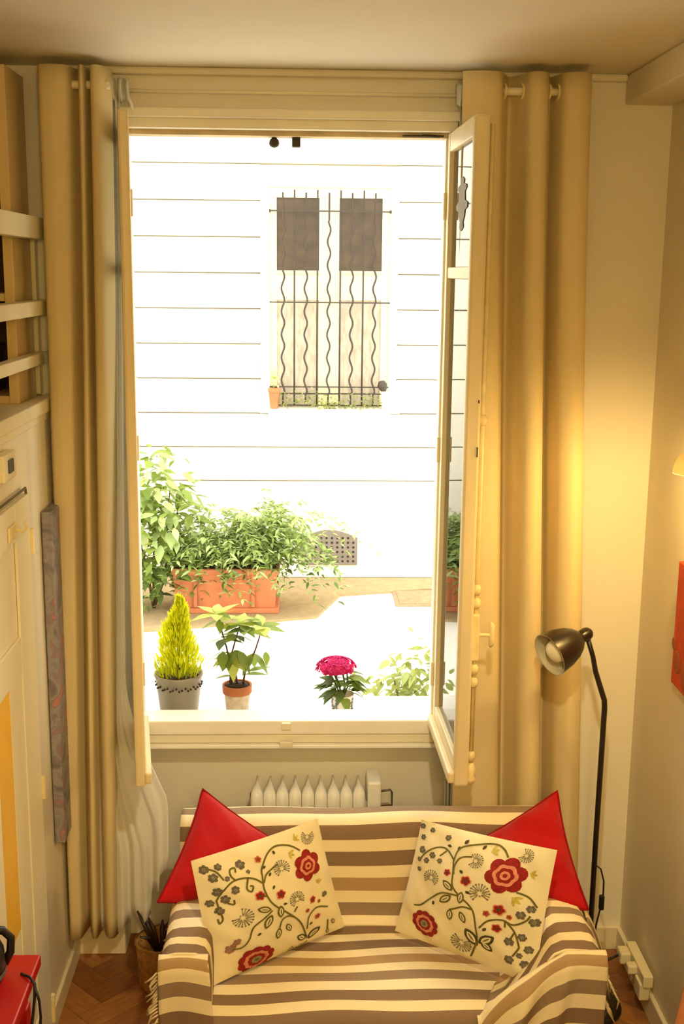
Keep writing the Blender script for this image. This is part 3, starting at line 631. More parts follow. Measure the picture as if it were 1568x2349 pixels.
# red side table with black device
tb = empty('side_table', (-.85, 2.3, 0), 'glossy red side table in front of the cupboard door', 'table')
MB().box(-1.10, -.632, 1.95, 2.575, .635, .665, .004).build('table_top', M['redtab'], tb)
MB().box(-1.07, -.66, 1.98, 2.545, .56, .635, .003).build('apron', M['redtab'], tb)
for x in (-1.06, -.675):
    for y in (1.985, 2.505): MB().box(x-.02, x+.02, y, y+.04, 0, .56, .004).build('leg', M['redtab'], tb)
rd = empty('small_appliance', (-.775, 2.46, .665), 'black rounded appliance with a grey button on the red table', 'appliance')
MB().lathe((-.775, 2.46, .665), [(.055, 0), (.078, .004), (.086, .03), (.084, .075), (.066, .115), (.036, .135), (.004, .14)], 28).build('body', M['blackp'], rd, smooth=True)
MB().lathe((-.775, 2.46, .665), [(.0865, .022), (.0875, .026), (.0875, .030), (.0865, .034)], 28, cap=False).build('seam_band', M['greyp'], rd, smooth=True)
MB().box(-.745, -.712, 2.385, 2.40, .735, .765, .004, rot=Matrix.Rotation(R(-35), 3, 'X')).build('button', M['greyp'], rd)
MB().tube([(-.70, 2.50, .69), (-.685, 2.50, .72), (-.685, 2.51, .75), (-.70, 2.50, .775), (-.74, 2.48, .79)], .010, 8).build('handle', M['blackp'], rd, smooth=True)
cd = empty('black_cable', (-.62, 2.42, .3), 'looping black cable hanging over the edge of the red table', 'cable')
MB().tube([(-.66, 2.49, .668), (-.635, 2.47, .672), (-.622, 2.46, .66), (-.622, 2.455, .63), (-.626, 2.44, .58), (-.632, 2.42, .52), (-.64, 2.40, .44), (-.645, 2.39, .3)], .0035, 6).build('strand', M['blackp'], cd, smooth=True)
MB().tube([(-.622, 2.46, .655), (-.612, 2.455, .62), (-.609, 2.45, .58), (-.612, 2.44, .52), (-.615, 2.43, .44), (-.615, 2.42, .3)], .0035, 6).build('strand', M['blackp'], cd, smooth=True)

# ------------------------------------------------------------------ right wall things
rp_ = empty('red_canvas', (XR-.02, 2.98, 1.10), 'orange-red flower canvas on the wall beneath the wall lamp', 'painting')
MB().box(XR-.030, XR-.002, 2.68, 3.195, 1.135, 1.50, .003).build('canvas', M['redpic'], rp_)
for y, z, r_ in ((3.15, 1.21, .035), (3.07, 1.19, .045), (3.185, 1.255, .02)):
    MB().lathe((XR-.0305, y, z), [(r_, 0), (r_*.8, .0015), (.002, .002)], 14, axis=(-1, 0, 0)).build('painted_bloom', M['e_or'], rp_)
wlm = empty('wall_lamp', (XR-.02, 2.98, 1.72), 'cream dome wall lamp glowing on the side wall', 'wall lamp')
LX, LY, LZ = 1.046, 3.01, 1.785
MB().lathe((LX, LY, LZ), [(.060, 0), (.059, .015), (.052, .035), (.036, .052), (.014, .062), (.010, .062), (.033, .048), (.048, .032), (.055, .013), (.056, 0)], 26, cap=False).build('shade', M['shadeg'], wlm, smooth=True)
MB().tube([(LX, LY, LZ+.06), (LX, LY, LZ+.085), (LX+.03, LY, LZ+.09), (XR, LY, LZ+.075)], .007, 8).build('arm', M['brass'], wlm, smooth=True)
MB().lathe((XR, LY, LZ+.075), [(.035, 0), (.033, .01), (.01, .016)], 18, axis=(-1, 0, 0)).build('wall_rose', M['brass'], wlm, smooth=True)
def bulb_mat(c, s):
    m = bpy.data.materials.new('lit_bulb'); m.use_nodes = True; b = m.node_tree.nodes['Principled BSDF']; b.inputs['Base Color'].default_value = (*c, 1)
    b.inputs['Emission Color'].default_value = (*c, 1); b.inputs['Emission Strength'].default_value = s; return m
def bulb_light(parent, loc, power, rad):
    l = bpy.data.lights.new('lamp_light', 'POINT'); l.color = WARM; l.energy = power; l.shadow_soft_size = rad
    o = bpy.data.objects.new('lamp_light', l); COL.objects.link(o); o.parent = parent; o.location = Vector(loc)-ORG[parent.name]; return o
M['lit'] = bulb_mat(WARM, 8)
MB().lathe((LX, LY, LZ+.045), [(.012, 0), (.012, -.012), (.02, -.022)], 14).build('lamp_holder', M['brass'], wlm, smooth=True)
bulb_light(wlm, (LX, LY, LZ-.012), WALL_W, .022)
# assumed spotlight, and assumed pendant behind the viewer, both added for warm light
sl = empty('assumed_ceiling_spotlight', (.25, 1.15, 2.75), 'assumed out-of-view warm ceiling spotlight aimed at the sofa, added to brighten it', 'spotlight')  # assumed fixture, unseen, added to brighten the sofa
MB().lathe((.25, 1.15, ZC), [(.05, 0), (.048, -.02), (.01, -.03)], 18).build('ceiling_plate', M['whitepl'], sl, smooth=True)
sdir = (Vector((.2, 3.0, .5))-Vector((.25, 1.15, 2.79))).normalized(); sp0 = Vector((.25, 1.15, 2.79))
MB().tube([(.25, 1.15, ZC-.02), tuple(sp0)], .008, 8).build('stem', M['whitepl'], sl)
MB().lathe(tuple(sp0-sdir*.03), [(.02, 0), (.035, .01), (.045, .09), (.043, .09), (.032, .012)], 20, axis=tuple(sdir), cap=False).build('head', M['whitepl'], sl, smooth=True)
sd_ = bpy.data.lights.new('lamp_light', 'SPOT'); sd_.color = WARM_SPOT; sd_.energy = SPOT_W; sd_.spot_size = R(78); sd_.spot_blend = 1.0; sd_.shadow_soft_size = .035
so_ = bpy.data.objects.new('lamp_light', sd_); COL.objects.link(so_); so_.parent = sl; so_.location = sp0+sdir*.05-ORG[sl.name]; so_.rotation_euler = sdir.to_track_quat('-Z', 'Y').to_euler()
pd = empty('assumed_pendant_lamp', (.2, -.55, 2.3), 'assumed out-of-view pendant lamp hanging from the ceiling, added for warm room light', 'lamp')  # assumed lamp, unseen, added to fill the room with warm light
MB().tube([(.2, -.55, ZC), (.2, -.55, 2.62)], .004, 6).build('cord', M['whitepl'], pd); MB().lathe((.2, -.55, ZC), [(.05, 0), (.045, -.02), (.008, -.03)], 16).build('ceiling_rose', M['whitepl'], pd, smooth=True)
MB().lathe((.2, -.55, 2.60), [(.02, .03), (.02, 0), (.03, -.01)], 12).build('holder', M['whitepl'], pd)
bulb_light(pd, (.2, -.55, 2.5), PENDANT_W, .16)
# power strip and pouf
ps = empty('power_strip', (XR-.03, 3.3, .10), 'white power strip with plugs on the wall by the sofa', 'power strip')
MB().box(XR-.045, XR-.013, 3.205, 3.405, .125, .165, .004).build('strip', M['whitepl'], ps)
MB().box(XR-.052, XR-.02, 3.215, 3.275, .075, .13, .004).build('plug', M['whitepl'], ps); MB().box(XR-.075, XR-.044, 3.27, 3.30, .13, .16, .005).build('plug', M['whitepl'], ps)
MB().box(XR-.08, XR-.045, 3.34, 3.39, .12, .16, .006).build('plug', M['whitepl'], ps)
MB().tube([(XR-.08, 3.365, .14), (1.0, 3.37, .12), (.96, 3.35, .10), (.9, 3.3, .03), (.85, 3.28, .006)], .004, 6).build('lead', M['blackp'], ps, smooth=True)
st_ = empty('wooden_stool', (.93, 2.2, 0), 'tan wooden stool standing by the side wall, only its corner in view', 'stool')
dv_ = Vector((.43, .90, 0)).normalized(); nv_ = Vector((.90, -.43, 0)).normalized(); A_ = Vector((.807, 2.207, 0))-dv_*.12
def stb(a0, a1, n0, n1, z0, z1, b=.004):
    m = MB().box(a0, a1, n0, n1, z0, z1, b); m.v = [tuple(A_+dv_*x+nv_*y+Vector((0, 0, z))) for x, y, z in m.v]; return m
stb(0, .31, 0, .215, .685, .72, .008).build('seat', M['pouf'], st_)
for a0 in (.02, .255):
    for n0 in (.015, .165): stb(a0, a0+.035, n0, n0+.035, 0, .686, .004).build('leg', M['pouf'], st_)
for n0 in (.022, .172): stb(.054, .256, n0, n0+.02, .25, .28, .003).build('stretcher', M['pouf'], st_)

# ------------------------------------------------------------------ radiator
ra = empty('radiator', (.06, 3.66, 0), 'white cast iron radiator with nine fins under the window', 'radiator')
for i in range(9):
    x = -.148+i*.0428
    prof = []
    for z, k, y0 in ((.08, .6, 3.60), (.10, .95, 3.595), (.57, 1, 3.595), (.588, .95, 3.598), (.599, .75, 3.605), (.606, .4, 3.615)):
        hw = .0208*k; rw = .0062*(k*.5+.5)
        prof.append([(x-hw*.55, y0, z), (x+hw*.55, y0, z), (x+hw, y0+.014, z), (x+hw, y0+.034, z), (x+rw, y0+.056, z+.004), (x+rw*.6, 3.715, z+.004), (x-rw*.6, 3.715, z+.004), (x-rw, y0+.056, z+.004), (x-hw, y0+.034, z), (x-hw, y0+.014, z)])
    MB().ring(None, prof).build('fin', M['rad'], ra, smooth=True)
MB().tube([(-.165, 3.655, .53), (.245, 3.655, .53)], .014, 10).build('header_pipe', M['rad'], ra, smooth=True); MB().tube([(-.165, 3.655, .14), (.245, 3.655, .14)], .014, 10).build('header_pipe', M['rad'], ra, smooth=True)
MB().box(.222, .268, 3.60, 3.71, .06, .636, .008).build('control_box', M['rad'], ra)
MB().tube([(.268, 3.62, .595), (.30, 3.62, .60), (.305, 3.62, .59), (.305, 3.62, .545), (.268, 3.62, .54)], .004, 6).build('wire_handle', M['steel'], ra, smooth=True)
MB().box(-.172, -.164, 3.645, 3.665, .555, .575, .003).build('bleed_valve', M['steel'], ra)
for x in (-.12, .24): MB().box(x-.015, x+.015, 3.60, 3.71, 0, .085, .004).build('foot', M['rad'], ra)

# ------------------------------------------------------------------ curtains and rods
def rod(name, x0, x1, y, z, r, label, ends=True):
    t = empty(name, ((x0+x1)/2, y, z), label, 'curtain rod')
    MB().tube([(x0, y, z), (x1, y, z)], r, 12).build('rod', M['wood_w'], t, smooth=True)
    for x in (x0+.02, x1-.02): MB().box(x-.006, x+.006, y, YW, z-.012, z+.008).build('bracket', M['wood_w'], t)
    if ends:
        for x in (x0, x1): MB().lathe((x-.012, y, z), [(r, 0), (r*1.5, .006), (r*1.5, .018), (r, .024)], 12, axis=(1, 0, 0)).build('finial', M['wood_w'], t, smooth=True)
    return t
rod('curtain_rod', .47, .835, 3.50, 2.815, .012, 'short cream rod carrying the eyelet curtain', False)
rod('curtain_rod', -.745, -.55, 3.50, 2.815, .012, 'short cream rod carrying the curtain by the loft railing', False)
rod('sheer_rod', -.60, .55, 3.595, 2.815, .0055, 'thin cream rod running across the top of the window', False)

def curtain(name, label, top, bot, z1, z0, mt, nz=40, nx=90, hem=None, parent_part='cloth', sway=None, head=0):
    t = empty(name, (sum(p[0] for p in top)/len(top), sum(p[1] for p in top)/len(top), z0), label, 'curtain')
    def fn(u, v):
        zt = z0 if hem is None else hem(u)
        s = v; a = catmull(top, u); b = catmull(bot, u)
        e = s*s*(3-2*s)*.6+s*.4
        x, y = lerp(a[0], b[0], e), lerp(a[1], b[1], e)
        if sway: dx, dy = sway(u, v); x += dx; y += dy
        if len(a) > 2: pass
        zz = lerp(z1, zt, v)
        return (x, y, zz)
    o = MB().sheet(fn, nx, nz).build(parent_part, mt, t, smooth=True, solid=.002, fix=False)
    return t, fn, o
topR = [(.452, 3.46), (.505, 3.445), (.556, 3.455), (.577, 3.50), (.60, 3.545), (.628, 3.50), (.645, 3.452), (.672, 3.442), (.695, 3.46), (.706, 3.50), (.717, 3.545), (.732, 3.50), (.748, 3.455), (.785, 3.442), (.818, 3.46), (.826, 3.50), (.835, 3.55)]
botR = [(.49, 3.44), (.57, 3.41), (.635, 3.43), (.65, 3.49), (.668, 3.54), (.69, 3.49), (.71, 3.43), (.745, 3.41), (.775, 3.44), (.785, 3.49), (.80, 3.54), (.815, 3.49), (.83, 3.44), (.868, 3.41), (.905, 3.44), (.912, 3.49), (.92, 3.56)]
ct, cfn, co = curtain('eyelet_curtain', 'cream eyelet curtain hanging in deep folds behind the sofa and lamp', topR, botR, 2.862, .02, M['curt'], 44, 120)
for u in (3, 5, 9, 11, 15):
    p = catmull(topR, u/16); MB().lathe((p[0]-.004, p[1], 2.815), [(.020, 0), (.024, .002), (.024, .006), (.020, .008)], 16, axis=(1, .2, 0), cap=False).build('eyelet', M['brass'], ct, smooth=True)
topL = [(-.752, 3.545), (-.745, 3.47), (-.715, 3.452), (-.685, 3.455), (-.662, 3.47), (-.650, 3.52), (-.642, 3.53), (-.634, 3.48), (-.626, 3.455), (-.618, 3.46), (-.612, 3.52), (-.605, 3.52), (-.598, 3.465), (-.582, 3.45), (-.566, 3.465), (-.556, 3.51), (-.55, 3.54)]
botL = [(-.755, 3.54), (-.752, 3.47), (-.745, 3.45), (-.728, 3.45), (-.715, 3.46), (-.705, 3.51), (-.698, 3.53), (-.688, 3.49), (-.676, 3.455), (-.664, 3.46), (-.658, 3.50), (-.65, 3.52), (-.640, 3.48), (-.625, 3.455), (-.608, 3.46), (-.598, 3.50), (-.595, 3.53)]
ct2, _, _ = curtain('heavy_curtain', 'cream curtain gathered in narrow folds next to the loft railing', topL, botL, 2.862, .16, M['curt'], 40, 120)
# sheers
import math as _m
def sheer_top(x0, x1, n, y, amp): return [(lerp(x0, x1, i/n), y+amp*(1 if i % 2 else -1)*(.6+.4*_m.sin(i*2.1))) for i in range(n+1)]
n = 12
stL = sheer_top(-.605, -.535, n, 3.585, .014)
sbL = [(lerp(-.66, -.555, i/n), 3.50+.009*(1 if i % 2 else -1)*(.4+.6*abs(_m.sin(i*1.3)))-.05*(i/n)**2) for i in range(n+1)]
def hemL(u):
    K = [(0, .17), (.2, .15), (.35, .19), (.5, .25), (.62, .215), (.72, .25), (.735, .33), (.85, .345), (.865, .40), (1, .44)]
    for (a, p), (b, q) in zip(K, K[1:]):
        if u <= b: return lerp(p, q, (u-a)/(b-a))
    return .44
def swayL(u, v):
    # tied in behind the open casement, falling free and wider below it
    g = min(1, max(0, (v-.735)/.17)); g = g*g*(1.6-.6*g)
    return (.135*u*g, -.04*g*u+.010*g*math.sin(u*19))
s1, _, _ = curtain('sheer_curtain', 'white sheer curtain bunched at the window, its loose hem above the floor', stL, sbL, 2.80, .15, M['sheer'], 60, 150, hem=hemL, sway=swayL)
def ruffle(x0, x1, y, z0, z1, n):
    def fn(u, v):
        th = u*n*2*math.pi; return (lerp(x0, x1, u)+.004*math.sin(th*.5), y+.016*math.cos(th)-.012*math.sin(math.pi*v), lerp(z0, z1, v)+.004*math.sin(th*1.7))
    return fn
MB().sheet(ruffle(-.612, -.508, 3.583, 2.785, 2.846, 9), 120, 6).build('gathered_heading', M['sheer'], s1, smooth=True, solid=.0015, fix=False)
MB().tube([(-.512, 3.575, 2.80), (-.505, 3.57, 2.785), (-.50, 3.57, 2.775), (-.498, 3.575, 2.76)], .005, 6).build('pull_cord', M['sheer'], s1, smooth=True)
stR = sheer_top(.462, .54, 16, 3.585, .013); sbR = [(lerp(.475, .565, i/16), 3.56+.02*(1 if i % 2 else -1)) for i in range(17)]
s2, _, _ = curtain('sheer_curtain', 'white sheer curtain tucked behind the open two-pane casement', stR, sbR, 2.80, .12, M['sheer'], 40, 100)
MB().sheet(ruffle(.452, .54, 3.583, 2.785, 2.846, 8), 100, 6).build('gathered_heading', M['sheer'], s2, smooth=True, solid=.0015, fix=False)

# ------------------------------------------------------------------ basket behind the sofa
bk = empty('wicker_basket', (-.47, 3.40, 0), 'small wicker basket with dark contents behind the striped sofa', 'basket')
MB().lathe((-.452, 3.43, 0), [(.06, 0), (.075, .03), (.08, .12), (.084, .17), (.077, .17), (.072, .06)], 22).build('basket_body', M['wicker'], bk, smooth=True)
MB().lathe((-.452, 3.43, .165), [(.081, 0), (.088, .006), (.081, .012)], 22, cap=False).build('rim', M['wicker'], bk, smooth=True)
bs = MB()
for i in range(14):
    a = random.uniform(0, 6.28); bs.tube([(-.452, 3.43, .10), (-.452+.05*math.cos(a), 3.43+.04*math.sin(a), .19), (-.452+.085*math.cos(a), 3.43+.06*math.sin(a), random.uniform(.20, .27))], [.006, .008, .003], 5)
bs.build('dried_stalks', M['legw'], bk, smooth=True)

# ------------------------------------------------------------------ floor lamp
fl_ = empty('floor_lamp', (.917, 3.30, 0), 'black bent floor lamp with a bell shade beside the sofa', 'floor lamp')
MB().lathe((.917, 3.30, 0), [(.11, 0), (.11, .008), (.10, .014), (.015, .022)], 28).build('base', M['black'], fl_, smooth=True)
MB().tube([(.915, 3.30, .015), (.916, 3.30, .6), (.919, 3.30, 1.012), (.917, 3.30, 1.038), (.908, 3.30, 1.063), (.885, 3.30, 1.13), (.872, 3.29, 1.18), (.850, 3.285, 1.245)], [.0085, .0085, .0085, .0085, .0085, .008, .0075, .0075], 12).build('pole', M['black'], fl_, smooth=True)
jt = Vector((.846, 3.28, 1.254)); axv = Vector((-.84, -.44, -.30)).normalized()
MB().tube([jt-axv*.016+Vector((.004, 0, .003)), jt-axv*.012, jt, jt+axv*.02, jt+axv*.034], [.006, .017, .0205, .019, .016], 14).build('swivel', M['black'], fl_, smooth=True)
sh0 = jt+axv*.022
outer = [(r_*1.13, z_*1.13) for r_, z_ in [(.012, 0), (.022, .006), (.034, .02), (.045, .04), (.0525, .065), (.0565, .095), (.0575, .108)]]
MB().lathe(sh0, outer, 32, axis=tuple(axv), cap=False).build('shade', M['black'], fl_, smooth=True)
MB().lathe(sh0, [(r_-.0018, z_+.001) for r_, z_ in outer]+[(.0652, .1226)], 32, axis=tuple(axv), cap=False).build('shade_lining', M['shin'], fl_, smooth=True)
MB().lathe(sh0, [(.012, .01), (.014, .04), (.021, .055), (.033, .075), (.036, .092), (.031, .110), (.017, .120), (.001, .123)], 22, axis=tuple(axv)).build('bulb', M['bulb'], fl_, smooth=True)
MB().tube([(.917, 3.288, .50), (.932, 3.282, .49), (.943, 3.28, .45), (.944, 3.28, .40), (.938, 3.28, .36), (.928, 3.282, .30), (.922, 3.286, .2), (.93, 3.29, .03)], .0028, 6).build('cord', M['black'], fl_, smooth=True)
MB().box(.932, .948, 3.273, 3.287, .352, .402, .004).build('switch', M['blackp'], fl_)

# ------------------------------------------------------------------ sofa
sf = empty('sofa', (.21, 2.98, 0), 'small two-seat sofa hidden under a striped throw', 'sofa')
AL0, AL1, AR0, AR1 = -.345, -.245, .668, .770
MB().box(AL0, AR1, 2.70, 3.28, .06, .28, .01).build('base', M['sofa'], sf)
MB().box(AL1+.002, AR0-.002, 2.69, 3.15, .28, .39, .02).build('seat', M['sofa'], sf)
bkm = MB().box(AL0+.002, AR1-.002, 3.15, 3.275, .28, .685, .02)
bkm.v = [(x, y+(.03*(z-.28)/.4 if y < 3.2 else 0), z) for x, y, z in bkm.v]; bkm.build('backrest', M['sofa'], sf)
for x0, x1 in ((AL0, AL1), (AR0, AR1)): MB().box(x0, x1, 2.685, 3.16, .10, .572, .02).build('armrest', M['sofa'], sf)
for x in (AL0+.04, AR1-.04):
    for y in (2.74, 3.23): MB().lathe((x, y, 0), [(.014, 0), (.02, .06)], 10).build('leg', M['legw'], sf)

# ------------------------------------------------------------------ striped throw draped over it
th = MB()
def seg(path, x0, x1, s0, nx, nv, wob=.004, xf=None):
    L = polylen(path); T = L[-1]
    def fn(u, v):
        y, z = along(path, L, v*T); x = lerp(x0, x1, u)
        k = math.sin(x*13+z*9)*math.sin(y*11+x*3)
        q = (x, y+wob*k*.6, z+wob*k)
        return xf(q, u, v) if xf else q
    th.sheet(fn, nx, nv, lambda u, v: s0+v*T+.004*math.sin(lerp(x0, x1, u)*5))
    return s0+T
backp = [(3.296, .40), (3.294, .66), (3.286, .695), (3.268, .709), (3.235, .712), (3.205, .705), (3.186, .688), (3.178, .66), (3.160, .50), (3.150, .435), (3.140, .415), (3.115, .405)]
LB = polylen(backp); S0 = -(LB[4]+.012)      # stripe zero just behind the top ridge
e1 = seg(backp, AL0-.012, AR1+.012, S0, 60, 60, .003)
seatp = [(3.115, .405), (3.0, .409), (2.85, .411), (2.73, .406), (2.70, .398), (2.682, .382), (2.674, .35), (2.668, .08)]
seg(seatp, AL1-.006, AR0+.004, e1, 60, 70, .004)
def arm_s(y): return e1+(3.115-y)
def arm(sideprof, y0, y1, n=40, nv=44, shear=0, inn=None, disp=None):
    L = polylen(sideprof); T = L[-1]
    def fn(u, v):
        y = lerp(y0, y1, v); x, z = along(sideprof, L, u*T)
        if inn: x, z = inn(x, z, y, u)
        z += .003*math.sin(y*31+x*20)
        if disp: x, y, z = disp(x, y, z, u, v)
        return (x, y, z)
    def stf(u, v):
        y = lerp(y0, y1, v); x, z = along(sideprof, L, u*T)
        return arm_s(y+shear*max(0, .575-z)*(1 if u < .5 else 0))+.025
    th.sheet(fn, n, nv, stf)
def front(x0, x1, ztop, yf, s_at, n=16, nv=40, xz=None, disp=None):
    def fn(u, v):
        x = lerp(x0, x1, u); zt = ztop(x) if callable(ztop) else ztop
        # roll over the front edge then drop
        s = v*(zt-.06)
        if v < .12:
            a = v/.12*math.pi/2; y, z = yf+.024*(1-math.sin(a)), zt-.024*(1-math.cos(a))
        else: y, z = yf-.004*math.sin(v*9), lerp(zt-.024, .07, (v-.12)/.88)
        if disp: x, y, z = disp(x, y, z, u, v)
        return (x, y, z)
    th.sheet(fn, n, nv, lambda u, v: s_at+v*((ztop(lerp(x0, x1, u)) if callable(ztop) else ztop)-.06)+.012*math.sin(u*3))
# left arm
lprof = [(-.236, .395), (-.234, .50), (-.238, .56), (-.250, .582), (-.27, .588), (-.32, .588), (-.342, .583), (-.356, .565), (-.360, .53), (-.364, .47)]
arm(lprof, 3.16, 2.682)
front(-.236, -.362, .588, 2.662, arm_s(2.682)+.025, disp=lambda x, y, z, u, v: (x+(.035*(1-u)*v if v > .1 else 0), y-.012*math.sin(u*5+1)*v, z))
# right arm, with the cloth bridging slackly from the arm to the seat
rprof = [(.50, .408), (.54, .43), (.60, .505), (.640, .562), (.660, .583), (.685, .590), (.74, .590), (.765, .583), (.782, .562), (.788, .52), (.79, .44)]
def inn(x, z, y, u):
    if x < .685:
        k = min(1, max(0, (3.16-y)/.48)); lo = lerp(.645, .47, k**1.2); t = (x-.50)/.185
        sag = -.03*math.sin(math.pi*t)*(1-.5*k)
        return lerp(lo, .685, t), z+sag*(.6+.4*k)
    return x, z
def fold(x, y, z, u, v):
    w_ = math.exp(-((u-.16-.35*(1-v))/.07)**2); return x, y-.012*w_*v, z+.016*w_*v
arm(rprof, 3.16, 2.682, 60, 60, .75, inn, fold)
def zt_r(x):
    if x > .685: return .590
    t = max(0, (x-.47)/.215); return .405+.185*t**.75
def fold2(x, y, z, u, v):
    g = math.exp(-((u-.42+.45*v)/.10)**2); h = math.exp(-((u-.72+.30*v)/.07)**2)
    return x, y-.030*g*min(1, v*5)-.014*h*min(1, v*5), z
front(.46, .788, zt_r, 2.660, arm_s(2.682)+.025, 44, 50, disp=fold2)
# loose corner of the throw sticking out over the arm
def flap(u, v):
    x = .783+.075*v+.01*math.sin(u*4); y = lerp(3.02, 2.80, u)+.03*v; z = .555-.19*v**1.3+.02*math.sin(u*5)*v; return (x, y, z)
th.sheet(flap, 16, 14, lambda u, v: arm_s(lerp(3.02, 2.80, u))+.03)
tw = empty('striped_throw', (.21, 2.98, .06), 'cream and taupe striped cotton throw covering the small sofa', 'throw')
th.build('cloth', M['throw'], tw, smooth=True, solid=.005, fix=False)
fr_ = MB()
def tassel(p, L_, dx=0): 
    q = Vector(p); fr_.tube([q, q+Vector((dx+random.uniform(-.006, .006), random.uniform(-.006, .006), -L_*.5)), q+Vector((dx*1.6+random.uniform(-.01, .01), random.uniform(-.01, .01), -L_))], [.0022, .0032, .0016], 5)
for i in range(70): tassel((-.365, lerp(3.10, 2.68, i/69), .475), random.uniform(.03, .05), -.008)
for i in range(46): tassel((-.365, 2.668, lerp(.55, .1, i/45)), random.uniform(.02, .035), -.014)
for i in range(60): tassel((.792, lerp(3.0, 2.68, i/59), .445), random.uniform(.04, .07), .012)
for i in range(24): tassel((.858, lerp(3.04, 2.82, i/23), .375), random.uniform(.03, .05), .01)
M['fringe'] = mat('throw_fringe', srgb(206, 188, 150), 0.9, 0.4, 40, 0.2, 90)
tag(fr_.build('fringe', M['fringe'], tw, smooth=True), kind='stuff')

# ------------------------------------------------------------------ cushions
class Cush:
    def __init__(s, tl, tr, br, bl, h, seed, pinch=.07, wr=1.0, ex=.55):
        s.wr = wr; s.ex = ex; s.c = [Vector(p) for p in (tl, tr, br, bl)]; s.h = h; s.pinch = pinch; s.rnd = random.Random(seed); s.ph = [s.rnd.uniform(0, 6) for _ in range(6)]
        s.n = (s.c[1]-s.c[3]).cross(s.c[0]-s.c[2]).normalized()
        if s.n.y > 0: s.n = -s.n       # faces the viewer
    def base(s, u, v):
        uu = u-(u-.5)*s.pinch*(1-(2*v-1)**2)*1.0; vv = v-(v-.5)*s.pinch*(1-(2*u-1)**2)
        return s.c[3]*(1-uu)*(1-vv)+s.c[2]*uu*(1-vv)+s.c[1]*uu*vv+s.c[0]*(1-uu)*vv
    def prof(s, u, v):
        a = max(0, 1-(2*u-1)**2); b = max(0, 1-(2*v-1)**2); return (a*b)**s.ex
    def pt(s, u, v, side=1, off=0):
        u = max(0, min(1, u)); v = max(0, min(1, v)); p = s.prof(u, v)
        wr = s.wr*.006*math.sin(u*17+v*6+s.ph[0])*math.sin(v*9-u*5+s.ph[1])*min(1, p*4)*(1-p*.6)+.0025*math.sin((u+v)*31+s.ph[2])*(p*(1-p))*2-(s.wr-1)*.010*math.exp(-((u-.45*v-.12)/.05)**2)*p+(s.wr-1)*.006*math.sin(v*14+u*9+s.ph[3])*p*(1-p)*2
        return s.base(u, v)+s.n*((s.h*p+wr+off) if side > 0 else -(s.h*.75*p))
    def mesh(s, n=36):
        b = MB(); b.sheet(lambda u, v: s.pt(u, v, 1), n, n); b.sheet(lambda u, v: s.pt(u, v, -1), n, n); return b
    def border(s, n=24):
        P = []
        for k in range(4*n):
            t = k/n; i = int(t); f_ = t-i
            u, v = [(f_, 0), (1, f_), (1-f_, 1), (0, 1-f_)][i]; P.append(s.pt(u, v))
        return P+[P[0]]
def red_cushion(label, c, seed):
    t = empty('red_cushion', min(c.c, key=lambda q: q.z), label, 'cushion')
    b = c.mesh(); b.build('cover', M['redcloth'], t, smooth=True, fix=False)
    MB().tube(c.border(), .0035, 6, cap=False).build('piping', M['redpipe'], t, smooth=True); return t
red_cushion('plain red cushion in the sofa corner away from the floor lamp', Cush((-.29, 3.195, .805), (.055, 3.10, .60), (-.10, 3.055, .47), (-.392, 2.915, .604), .066, 1, wr=1.9), 1)
red_cushion('plain red cushion in the sofa corner next to the floor lamp', Cush((.385, 3.11, .60), (.763, 3.195, .793), (.795, 2.895, .580), (.52, 3.055, .475), .066, 2, wr=1.9), 2)

def emb_shape(c, mb, pts, rings=2, cen=None, off=.0022):
    """filled outline given in cushion uv, laid on the front of the cushion"""
    n_ = len(pts); cu = cen or (sum(p[0] for p in pts)/n_, sum(p[1] for p in pts)/n_)
    vs = [c.pt(cu[0], cu[1], 1, off)]
    for k in range(1, rings+1): vs += [c.pt(lerp(cu[0], p[0], k/rings), lerp(cu[1], p[1], k/rings), 1, off) for p in pts]
    fs = [(0, 1+i, 1+(i+1) % n_) for i in range(n_)]
    for k in range(1, rings): fs += [(1+(k-1)*n_+i, 1+k*n_+i, 1+k*n_+(i+1) % n_, 1+(k-1)*n_+(i+1) % n_) for i in range(n_)]
    mb.add(vs, fs)
def circ(x, y, r, n_=14, lob=0, amp=0, ph=0): return [(x+r*(1+amp*abs(math.cos(lob*(2*math.pi*i/n_)/2+ph))-amp)*math.cos(2*math.pi*i/n_), y+r*(1+amp*abs(math.cos(lob*(2*math.pi*i/n_)/2+ph))-amp)*math.sin(2*math.pi*i/n_)) for i in range(n_)]
def oval(x, y, L_, W_, a, n_=16, tip=True):
    a = R(a); out = []
    for i in range(n_):
        t = 2*math.pi*i/n_; px = L_*math.cos(t); py = W_*math.sin(t)*(1-abs(math.cos(t))**3*.5 if tip else 1)
        out.append((x+px*math.cos(a)-py*math.sin(a), y+px*math.sin(a)+py*math.cos(a)))
    return out
def strip(c, mb, P, wd, off=.0026):
    n_ = max(8, len(P)*6); pts = [catmull(P, i/n_) for i in range(n_+1)]; vs = []
    for i, p in enumerate(pts):
        q0 = pts[max(0, i-1)]; q1 = pts[min(n_, i+1)]; dx, dy = q1[0]-q0[0], q1[1]-q0[1]; l_ = math.hypot(dx, dy) or 1
        vs += [c.pt(p[0]-dy/l_*wd, p[1]+dx/l_*wd, 1, off), c.pt(p[0]+dy/l_*wd, p[1]-dx/l_*wd, 1, off)]
    mb.add(vs, [(2*i, 2*i+1, 2*i+3, 2*i+2) for i in range(n_)])
EM = ['e_red', 'e_pink', 'e_grey', 'e_fan', 'e_olive', 'e_dark', 'e_yel', 'e_or', 'e_mau', 'cream']
EI = {k: i for i, k in enumerate(EM)}
